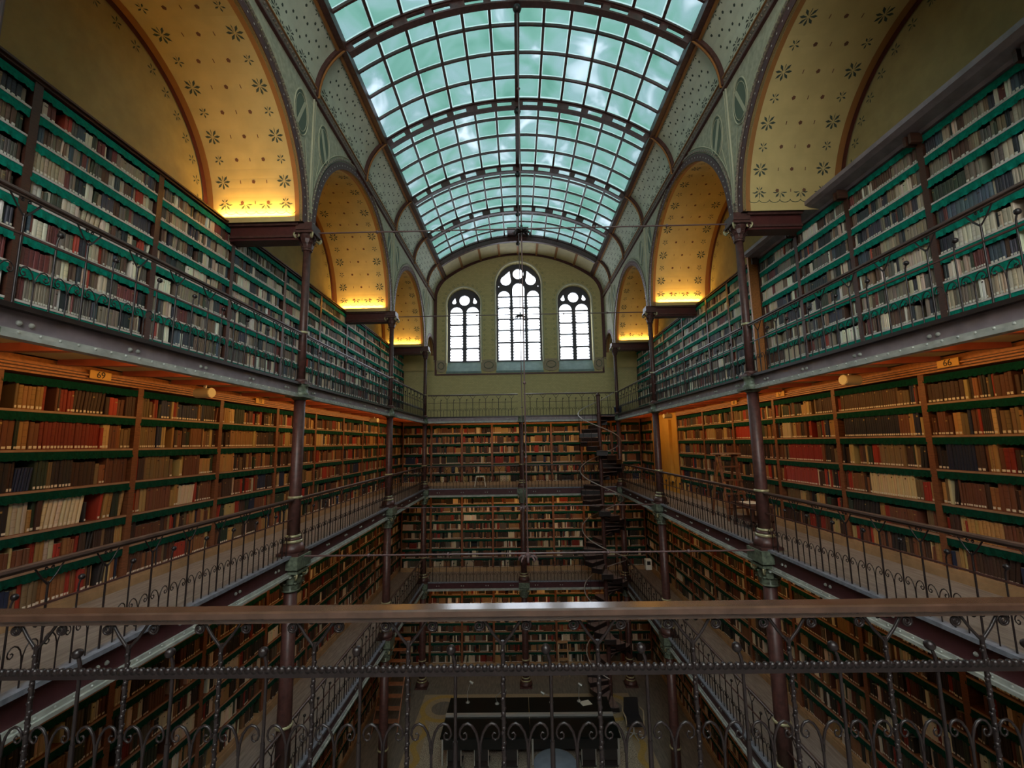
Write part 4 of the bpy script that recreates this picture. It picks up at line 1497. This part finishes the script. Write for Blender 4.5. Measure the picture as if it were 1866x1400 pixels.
# the mass of books: one object
bv, bf, bc = [], [], []
CREAM = (0.62, 0.56, 0.42)
for i, bk in enumerate(ALLBOOKS):
    if i in TOP: continue
    pts, fs, base, U, n = book_geo(bk, 1)
    w, h, lean, rgb, lab = bk[2], bk[4], bk[7], bk[8], bk[9]
    k = len(bv)
    bv.extend([tuple(p) for p in pts])
    for f in fs[:-1]:
        bf.append(tuple(j + k for j in f)); bc.append(rgb)
    bf.append(tuple(j + k for j in fs[-1])); bc.append(tuple(.5 * c + .5 * d for c, d in zip(rgb, CREAM)))
    if lab:
        k = len(bv)
        d = n * .009
        q = base + U * (w * .12) + d; q2 = base + U * (w * .88) + d
        zz = .012; zh = .036
        bv.extend([tuple(q + Vector((0, 0, zz))), tuple(q2 + Vector((0, 0, zz))), tuple(q2 + Vector((0, 0, zh))), tuple(q + Vector((0, 0, zh)))])
        bf.append((k, k + 1, k + 2, k + 3)); bc.append((0.78, 0.74, 0.64))
    if w > .03 and (i % 3 == 0):      # gilt or dark title band
        k = len(bv)
        d = n * .0085
        q = base + U * (w * .2 + lean * .75) + d; q2 = base + U * (w * .8 + lean * .75) + d
        zz, zh = h * .74, h * .80
        bv.extend([tuple(q + Vector((0, 0, zz))), tuple(q2 + Vector((0, 0, zz))), tuple(q2 + Vector((0, 0, zh))), tuple(q + Vector((0, 0, zh)))])
        bf.append((k, k + 1, k + 2, k + 3)); bc.append((0.40, 0.28, 0.10) if i % 2 else (0.05, 0.03, 0.025))
me = bpy.data.meshes.new('books')
me.from_pydata(bv, [], bf)
at = me.attributes.new('tint', 'FLOAT_COLOR', 'FACE')
at.data.foreach_set('color', np.array([(*c, 1) for c in bc], dtype=np.float32).ravel())
me.materials.append(M['books'])
o = put('books', me)
o['kind'] = 'stuff'
o['label'] = 'thousands of old books filling the remaining shelves of every gallery'
o['category'] = 'books'
print('BOOKS', len(ALLBOOKS), 'faces', len(bf))

# the largest books in view: one object each
def nth(k):
    k += 1
    return '%d%s' % (k, 'th' if 10 < k % 100 < 14 else {1: 'st', 2: 'nd', 3: 'rd'}.get(k % 10, 'th'))
shelf_books = {}
for i, bk in enumerate(ALLBOOKS):
    shelf_books.setdefault(bk[10], []).append(i)
lab_mats = {}
for key, ids in shelf_books.items():
    # left to right as seen from the hall
    for pos, i in enumerate(ids):
        if i not in TOP: continue
        bk = ALLBOOKS[i]
        fid, u, w, z0, h, ins, dep, lean, rgb, lab, kk, order = bk
        o_, U, n = FRAMES[fid]
        pts, fs, base, U, n = book_geo(bk, 6, local=True)
        mb = MB()
        mb.add(pts, fs)
        for zb in ((.2, .42, .64, .86) if i % 3 == 0 else (.8,) if i % 3 == 1 else ()):       # raised bands across the spine
            for j in range(6):
                pr = spine_profile(w, 6)
                (a0, d0), (a1, d1) = pr[j], pr[j + 1]
                s0 = lean * zb
                p = [U * (a0 + s0) + n * (d0 + .0025) + Vector((0, 0, h * zb)), U * (a1 + s0) + n * (d1 + .0025) + Vector((0, 0, h * zb)),
                     U * (a1 + s0) + n * (d1 + .0025) + Vector((0, 0, h * zb + .008)), U * (a0 + s0) + n * (d0 + .0025) + Vector((0, 0, h * zb + .008))]
                mb.add(p, [(0, 1, 2, 3)])
        bme = mb.mesh('book', [M['books']])
        at = bme.attributes.new('tint', 'FLOAT_COLOR', 'FACE')
        cols = np.tile(np.array([*rgb, 1], dtype=np.float32), (len(mb.f), 1))
        cols[len(fs) - 1] = (*CREAM, 1)
        cols[len(fs):, :3] *= .78
        at.data.foreach_set('color', cols.ravel())
        bo = put('book', bme, None, o_ + U * u - n * ins + Vector((0, 0, z0)))
        lv, sd, ci, ri = kk
        nrow = len(ROWS[lv]) - 1
        shelf_from_top = ['top', 'second', 'third', 'fourth', 'fifth', 'sixth', 'seventh', 'eighth', 'ninth'][nrow - 1 - ri]
        size = 'thick' if w > .042 else ('thin' if w < .024 else '')
        place = ('%s %s' % (SIDE[sd], LV[lv])) if sd else 'far end of the ' + LV[lv]
        lb = '%s %s book, %s from left, %s shelf down, %s bookcase, %s' % (size, cname(rgb), nth(pos), shelf_from_top, ORD[VORD[(lv, sd, ci)] or 0].replace('nearest', 'first visible'), place)
        lb = ' '.join(lb.split())
        tag(bo, lb, 'book', 'books in the %s, %s' % (LV[lv], SIDE.get(sd, 'far end')))
        if lab:
            mb = MB()
            a, e = w * .15, w * .85
            mb.add([U * a + n * .0085 + Vector((0, 0, .012)), U * w * .5 + n * .0115 + Vector((0, 0, .012)), U * e + n * .0085 + Vector((0, 0, .012)),
                    U * e + n * .0085 + Vector((0, 0, .040)), U * w * .5 + n * .0115 + Vector((0, 0, .040)), U * a + n * .0085 + Vector((0, 0, .040))], [(0, 1, 4, 5), (1, 2, 3, 4)])
            obj('spine_label', mb, M['white'], bo)

# ------------------------------------------------------------------ tie rods and hanging rods
def boss(mb, c, r=.12):
    c = Vector(c)
    mb.ball(tuple(c), r * .35, 0, 8)
    for k in range(8):
        a = 2 * PI * k / 8
        d = Vector((math.cos(a), math.sin(a), 0))
        pts = [c + d * (r * .2) + Vector((0, 0, -.03)), c + d * (r * .7) + Vector((0, 0, -.01)), c + d * r + Vector((0, 0, -.05)), c + d * (r * 1.02) + Vector((0, 0, -.09))]
        mb.tube(pts, [.014, .022, .020, .008], 5, 0)
    mb.tube([c + Vector((0, 0, -.12)), c + Vector((0, 0, .10))], .022, 6)

for k, (yc, nm) in enumerate(((7.70, 'nearest'), (13.20, 'second'))):
    for z, hh in ((13.18, 'capital height'), (7.38, 'middle gallery height')):
        t = thing('tie_rod', 'horizontal iron tie rod at %s between the %s pair of columns' % (hh, nm), 'tie rod', (0, yc, z), group='iron tie rods across the hall')
        b = MB()
        b.tube([(-XH + .2, 0, 0), (XH - .2, 0, 0)], .015, 6)
        obj('rod', b, M['rod'], t)
        b = MB()
        for x in (-2.7, -1.35, 1.35, 2.7):
            b.ball((x, 0, 0), .032, 0, 6)
        obj('collar', b, M['rod'], t)
        b = MB(); boss(b, (0, 0, -.03), .15)
        obj('flower_boss', b, M['iron_dark'] if z > 10 else M['rod'], t)
    t = thing('hanging_rod', 'vertical rod hung from the skylight at the %s pair of columns' % nm, 'rod', (0, yc, 7.38), group='vertical suspension rods')
    b = MB(); b.tube([(0, 0, 0), (0, 0, APZ - .3 - 7.38)], .012, 6)
    for z in (1.6, 2.9, 8.7):
        b.ball((0, 0, z), .03, 0, 6)
    obj('rod', b, M['rod'], t)

# ------------------------------------------------------------------ speakers and number plates under the top gallery
for (x, y, z, lb) in ((-4.91, 6.60, 10.16, 'cream cylinder lamp under the left top gallery, in front of the near column'), (4.91, 6.65, 10.19, 'cream cylinder lamp under the right top gallery, nearer one'), (-4.91, 14.54, 10.14, 'small cream cylinder lamp under the left top gallery, far bay'), (4.91, 14.86, 10.14, 'small cream cylinder lamp under the right top gallery, far bay')):
    t = thing('cylinder_lamp', lb, 'lamp', (x, y, z - .10), group='cylinder lamps under the top gallery')  # speakers, none of them gives light
    sx = 1 if x < 0 else -1
    b = MB()
    b.tube([(-sx * .13, 0, 0), (sx * .13, -.05, 0)], .075, 16)
    obj('body', b, M['speaker'], t)
    b = MB()
    b.tube([(sx * .131, -.0503, 0), (sx * .139, -.052, 0)], .068, 16)
    obj('face_disc', b, M['line'], t)
    b = MB(); b.box(-.015, .015, -.03, -.0, .07, .12)
    obj('bracket', b, M['pale_metal'], t)

def plate(s, y, txt, lb):
    t = thing('number_plate', lb, 'number plate', (s * (XC - .072), y, 10.145), group='number plates on the bookcase cornices')
    b = MB(); b.box(-.004, .004, -.14, .14, -.05, .05)
    obj('plate', b, M['plate'], t)
    cu = bpy.data.curves.new('digits', 'FONT')
    cu.body = txt
    cu.size = .115
    cu.extrude = .001
    cu.align_x = 'CENTER'
    cu.align_y = 'CENTER'
    cu.materials.append(M['black'])
    tmp = bpy.data.objects.new('tmp', cu)
    C.objects.link(tmp)
    bpy.context.view_layer.update()
    me = bpy.data.meshes.new_from_object(tmp.evaluated_get(bpy.context.evaluated_depsgraph_get()))
    bpy.data.objects.remove(tmp)
    o = put('digits', me, t)
    o.location = (-s * .007, 0, 0)
    o.rotation_euler = (PI / 2, 0, -s * PI / 2)
plate(-1, 5.33, '69', 'orange number plate reading 69 above the left middle gallery books')
plate(-1, 8.73, '70', 'small orange number plate above the left middle gallery books, beyond the lamp')
plate(1, 5.54, '66', 'orange number plate reading 66 above the right middle gallery books')
plate(1, 9.12, '67', 'orange number plate between the nearest right column and the cream lamp')
plate(1, 11.08, '68', 'tiny orange number plate just left of the nearest right column')

# ------------------------------------------------------------------ spiral stair
def spiral_stair():
    cx, cy, R = 3.04, 17.22, .80
    t = thing('spiral_staircase', 'dark brown iron spiral staircase in the far right corner of the hall', 'staircase', (cx, cy, 0))
    b = MB()
    b.tube([(0, 0, 0), (0, 0, 11.0)], .075, 12)
    b.lathe([(.075, 11.0), (.10, 11.02), (.09, 11.06), (.04, 11.10), (.01, 11.15)], n=12)
    for z in np.arange(.5, 11, 1.09):
        b.lathe([(.08, z), (.098, z + .02), (.08, z + .04)], n=12)
    obj('pole', b, M['iron'], t)
    PITCHZ = 2.18
    rise = PITCHZ / 13
    def ang(z):       # tread height -> angle (turning from left to front as it descends)
        return PI + (9.40 - z) / PITCHZ * 2 * PI
    b = MB()
    da = 2 * PI / 13 * .54
    top = [(.06, -.03)] + [(R * math.cos(a), R * math.sin(a)) for a in (-da, -da / 3, da / 3, da)] + [(.06, .03)]
    b.prism(top, -.02, 0, 0, 'z')
    # pierced riser and the outer string
    b.bar((.06, 0.03, -.09), (R * .98 * math.cos(da), R * .98 * math.sin(da), -.09), .012, .14, mi=1)
    b.tube([(R * math.cos(a), R * math.sin(a), -.02 - .0 * a) for a in (-da, 0, da)], .018, 5, 1)
    b.bar((R * math.cos(-da), R * math.sin(-da), -.10), (R * math.cos(da), R * math.sin(da), -.10), .012, .16, mi=1)
    sm = b.mesh('step', [M['stair'], M['iron_dark']])
    b = MB()
    b.tube([(R - .02, 0, 0), (R, 0, .86)], .008, 5)
    bm = b.mesh('baluster', [M['iron_dark']])
    z = rise
    steps = []
    while z < ZT + .01:
        put('step', sm, t, (0, 0, z), (0, 0, ang(z)))
        put('baluster', bm, t, (0, 0, z), (0, 0, ang(z)))
        steps.append(z)
        z += rise
    b = MB()
    pts = []
    for zz in np.arange(.2, ZT + .02, .05):
        a = ang(zz)
        pts.append((R * math.cos(a), R * math.sin(a), zz + .86))
    b.tube(pts, .020, 6)
    obj('handrail', b, M['stair_rail'], t)
spiral_stair()

# ------------------------------------------------------------------ loose furniture in the galleries
def step_ladder(loc, rz, h, w, nst, label, material, name='library_steps', cat='steps', deep=None):
    """wooden library steps: two strings, treads, rear legs"""
    t = thing(name, label, cat, loc, rz)
    dd = deep or h * .75
    for x in (-w / 2, w / 2 - .03):
        b = MB(); b.prism([(0, 0), (.09, 0), (dd + .02, h), (dd - .08, h)], x, x + .03, 0, 'x'); obj('string', b, material, t)
    for i in range(nst):
        z = h * (i + 1) / nst
        y = dd * (i + 1) / nst
        b = MB(); b.box(-w / 2 + .03, w / 2 - .03, y - .10, y + .10, z - .03, z)
        obj('tread', b, material, t)
    for x in (-w / 2, w / 2 - .03):
        b = MB(); b.box(x, x + .03, dd + .0, dd + .05, 0, h); obj('rear_leg', b, material, t)
    return t
M['steps'] = mat('red_brown_steps', (0.34, 0.15, 0.08), 0.5, noise=0.25, nscale=8)
step_ladder((-4.62, 15.4, 0), 0, 2.2, .85, 8, 'tall wooden library steps against the left cases on the ground floor', M['steps'])
t = step_ladder((1.55, 18.75, 0), 0, 1.0, .42, 4, 'small wooden steps in front of the far bookcases on the ground floor', M['plinth'])

def trestle():
    t = thing('folding_ladder', 'tall A-shaped wooden library ladder on the right middle gallery', 'ladder', (4.78, 10.55, ZM + .012))
    for s, n in ((-1, 'front_leg'), (1, 'rear_leg')):
        for x in (-.20, .17):
            b = MB(); b.bar((x * 1.2, s * .42, 0), (x, s * .06, 1.46), .035, .05, up=(1, 0, 0)); obj(n, b, M['wood'], t)
    for i in range(4):
        z = .28 + i * .30
        y = -.42 + .36 * z / 1.46
        b = MB(); b.box(-.22, .22, y - .05, y + .05, z - .015, z + .015); obj('tread', b, M['wood'], t)
    b = MB(); b.box(-.24, .24, -.20, .20, 1.46, 1.49); obj('top_board', b, M['shelf_edge'], t)
    for g in (-1, 1):
        b = MB(); b.bar((-.20, -.10 * g, 1.44), (-.20, .26 * g, .75), .03, .045, up=(1, 0, 0)); obj('brace', b, M['wood_orange'], t)
trestle()

def chair(loc, rz, label, mseat, mleg, name='chair', group=None, back=True):
    t = thing(name, label, 'chair', loc, rz, group)
    b = MB(); b.prism([(-.22, -.21), (.22, -.21), (.20, .20), (-.20, .20)], .43, .47, 0, 'z'); obj('seat', b, mseat, t)
    for x in (-.19, .19):
        b = MB(); b.tube([(x, -.18, .43), (x * 1.08, -.21, 0)], .014, 6); obj('leg', b, mleg, t)
        b = MB(); b.tube([(x, .18, .86 if back else .43), (x, .18, .43), (x * 1.08, .24, 0)], .014, 6); obj('leg', b, mleg, t)
    if back:
        b = MB(); b.box(-.19, .19, .165, .19, .60, .86); obj('backrest', b, mseat, t)
    return t
c = thing('bench', 'low dark wooden bench with papers, seen left of the nearest right column', 'bench', (4.72, 9.45, ZM))
b = MB(); b.box(-.24, .24, -.42, .42, .44, .49); obj('seat', b, M['wood_dark'], c)
for x in (-.2, .2):
    for y in (-.36, .36):
        b = MB(); b.box(x - .02, x + .02, y - .02, y + .02, 0, .44); obj('leg', b, M['wood_dark'], c)
b = MB(); b.box(-.22, .22, -.38, .38, .16, .19); obj('lower_shelf', b, M['wood_dark'], c)
t = tag(obj('paper', (lambda m: (m.box(-.15, .15, -.2, .2, 0, .012), m)[1])(MB()), M['white'], None, (4.72, 9.5, ZM + .492)), 'loose white papers lying on the dark bench, right middle gallery', 'paper')
t = thing('stool', 'small pale step stool on the middle gallery at the far end', 'stool', (-1.78, 19.05, ZM))
b = MB(); b.box(-.17, .17, -.13, .13, .40, .44); obj('seat', b, M['white'], t)
for s in (-1, 1):
    b = MB(); b.prism([(-.17 * s - .02, .40), (-.17 * s + .02, .40), (-.23 * s + .02, 0), (-.23 * s - .02, 0)], -.12, .12, 0, 'y'); obj('side_panel', b, M['white'], t)
t = thing('waste_bin', 'blue plastic bin on the top gallery in the far right corner', 'bin', (4.25, 19.2, ZT))
b = MB(); b.lathe([(.13, 0), (.17, .36), (.18, .38)], n=14); obj('body', b, M['blue'], t)
b = MB(); b.tube([(-.17, 0, .36), (-.10, 0, .46), (.10, 0, .46), (.17, 0, .36)], .01, 5); obj('handle', b, M['pale_metal'], t)
t = thing('white_box', 'small white electrical box on the lower gallery rail, far right corner', 'box', (4.35, 16.15, ZL + .95))
b = MB(); b.box(-.10, .10, -.10, .10, 0, .34); obj('body', b, M['white'], t)
b = MB(); b.box(-.06, .06, -.105, -.10, .17, .29); obj('screen', b, M['black'], t)

# ------------------------------------------------------------------ ground floor: mosaic border, tables, lamps, chairs
b = MB()
b.box(-3.25, 3.25, 3.0, 16.2, 0, .004, 0)
for s in (-1, 1):
    b.box(s * 3.25, s * 3.75, 3.0, 16.2, 0, .005, 1)
    pts = []
    for i in range(120):
        y = 3.2 + i * .11
        pts.append((s * (3.42 + .12 * math.sin(i * .55)), y, .008))
    for i in range(119):
        b.quad((pts[i][0] - .10, pts[i][1], .008), (pts[i][0] + .10, pts[i][1], .008), (pts[i + 1][0] + .10, pts[i + 1][1], .008), (pts[i + 1][0] - .10, pts[i + 1][1], .008), 2)
b.box(-3.75, 3.75, 16.2, 17.6, 0, .005, 1)
for i in range(60):
    x = -2.4 + i * .08
    b.quad((x, 16.45 + .10 * math.sin(i * .5), .009), (x + .08, 16.45 + .10 * math.sin((i + 1) * .5), .009), (x + .08, 16.62 + .10 * math.sin((i + 1) * .5), .009), (x, 16.62 + .10 * math.sin(i * .5), .009), 2)
for s in (-1, 1):
    cx, cy = s * 2.95, 16.75
    for r0, r1, mi in ((.62, .80, 2), (.40, .62, 1), (0.02, .40, 3)):
        for k in range(32):
            a, c = 2 * PI * k / 32, 2 * PI * (k + 1) / 32
            b.quad((cx + r0 * math.cos(a), cy + r0 * math.sin(a), .011), (cx + r1 * math.cos(a), cy + r1 * math.sin(a), .011), (cx + r1 * math.cos(c), cy + r1 * math.sin(c), .011), (cx + r0 * math.cos(c), cy + r0 * math.sin(c), .011), mi)
struct(obj('floor_mosaic', b, [M['granito'], M['tan'], M['ochre'], M['slab']]), 'speckled floor with ochre wavy mosaic border and corner roundels')

for ix, (x0, x1) in enumerate(((-2.56, .05), (.07, 2.68))):
    for iy, (y0, y1) in enumerate(((13.95, 14.93), (15.08, 15.98))):
        t = thing('reading_table', 'long black reading table, %s of the %s pair' % (['left', 'right'][ix], ['near', 'far'][iy]), 'table', ((x0 + x1) / 2, (y0 + y1) / 2, 0), group='black reading tables on the ground floor')
        w, d = (x1 - x0) / 2, (y1 - y0) / 2
        b = MB(); b.box(-w, w, -d, d, .715, .75); obj('tabletop', b, M['table'], t)
        b = MB(); b.box(-w + .08, w - .08, -d + .06, -d + .08, .40, .715); obj('apron', b, M['black'], t)
        for x in (-w + .06, w - .06):
            for y in (-d + .06, d - .06):
                b = MB(); b.box(x - .025, x + .025, y - .025, y + .025, 0, .715); obj('leg', b, M['pale_metal'], t)
t = thing('divider_strip', 'pale strip running between the near and far black tables', 'divider', (.06, 15.005, .70))
b = MB(); b.box(-2.62, 2.62, -.055, .055, 0, .10); obj('strip', b, M['pale_metal'], t)
for i, (x, y, hx, hz) in enumerate(((-1.95, 15.70, .10, .62), (-.98, 15.62, .22, .42), (.80, 15.66, -.30, .30), (1.72, 15.72, .03, .52))):
    t = thing('desk_lamp', 'silver desk lamp on the far tables, %s from the left' % ['first', 'second', 'third', 'fourth'][i], 'lamp', (x, y, .75), group='silver desk lamps on the black tables')
    b = MB(); b.lathe([(.07, 0), (.07, .02), (.02, .03), (.02, .06)], n=12); obj('base', b, M['pale_metal'], t)
    b = MB(); b.tube([(0, 0, .05), (-hx * .2, 0, hz * .5), (hx, .03, hz)], .010, 5); obj('arm', b, M['pale_metal'], t)
    b = MB(); b.tube([(hx - .04, .03, hz + .02), (hx + .07, .0, hz - .04)], [.03, .05], 8); obj('lamp_head', b, M['pale_metal'], t)
for i, (x, y) in enumerate(((1.92, 15.62),)):
    b = MB(); b.obox((0, 0, .004), (.16, .05, 0), (-.05, .12, 0), (0, 0, .004))
    tag(obj('paper', b, M['white'], None, (x, y, .751)), 'loose white sheet on the far right black table', 'paper')
for i, x in enumerate((-2.05, -1.30, -.50, 1.65, 2.25)):
    chair((x, 13.45, 0), PI, 'dark chair with pale metal legs at the near tables, %s from the left' % ['first', 'second', 'third', 'fourth', 'fifth'][i], M['leather'], M['pale_metal'], 'office_chair', 'chairs along the near tables')
t = thing('round_table', 'round blue-grey table top at the bottom middle of the picture', 'table', (.70, 12.92, 0))
b = MB(); b.lathe([(.56, .72), (.57, .73), (.57, .75), (.56, .76)], n=40); obj('tabletop', b, M['blue_grey'], t)
b = MB(); b.lathe([(.28, 0), (.26, .03), (.04, .06), (.04, .72)], n=16); obj('pedestal', b, M['pale_metal'], t)
t = thing('armchair', 'dark swivel armchair with curved pale arms at the right end of the tables', 'chair', (3.35, 15.2, 0))
b = MB(); b.box(-.26, .26, -.26, .26, .42, .50); obj('seat', b, M['leather'], t)
b = MB(); b.prism([(-.24, .50), (.24, .50), (.22, 1.0), (-.22, 1.0)], .22, .28, 0, 'y'); obj('backrest', b, M['leather'], t)
for s in (-1, 1):
    b = MB(); b.tube([(s * .28, .22, .72), (s * .33, .0, .74), (s * .28, -.22, .68), (s * .27, -.24, .46)], .025, 6); obj('armrest', b, M['tan'], t)
for k in range(5):
    a = 2 * PI * k / 5
    b = MB(); b.tube([(0, 0, .10), (.28 * math.cos(a), .28 * math.sin(a), .03)], .02, 5); obj('leg', b, M['pale_metal'], t)
b = MB(); b.tube([(0, 0, .08), (0, 0, .42)], .03, 8); obj('post', b, M['pale_metal'], t)
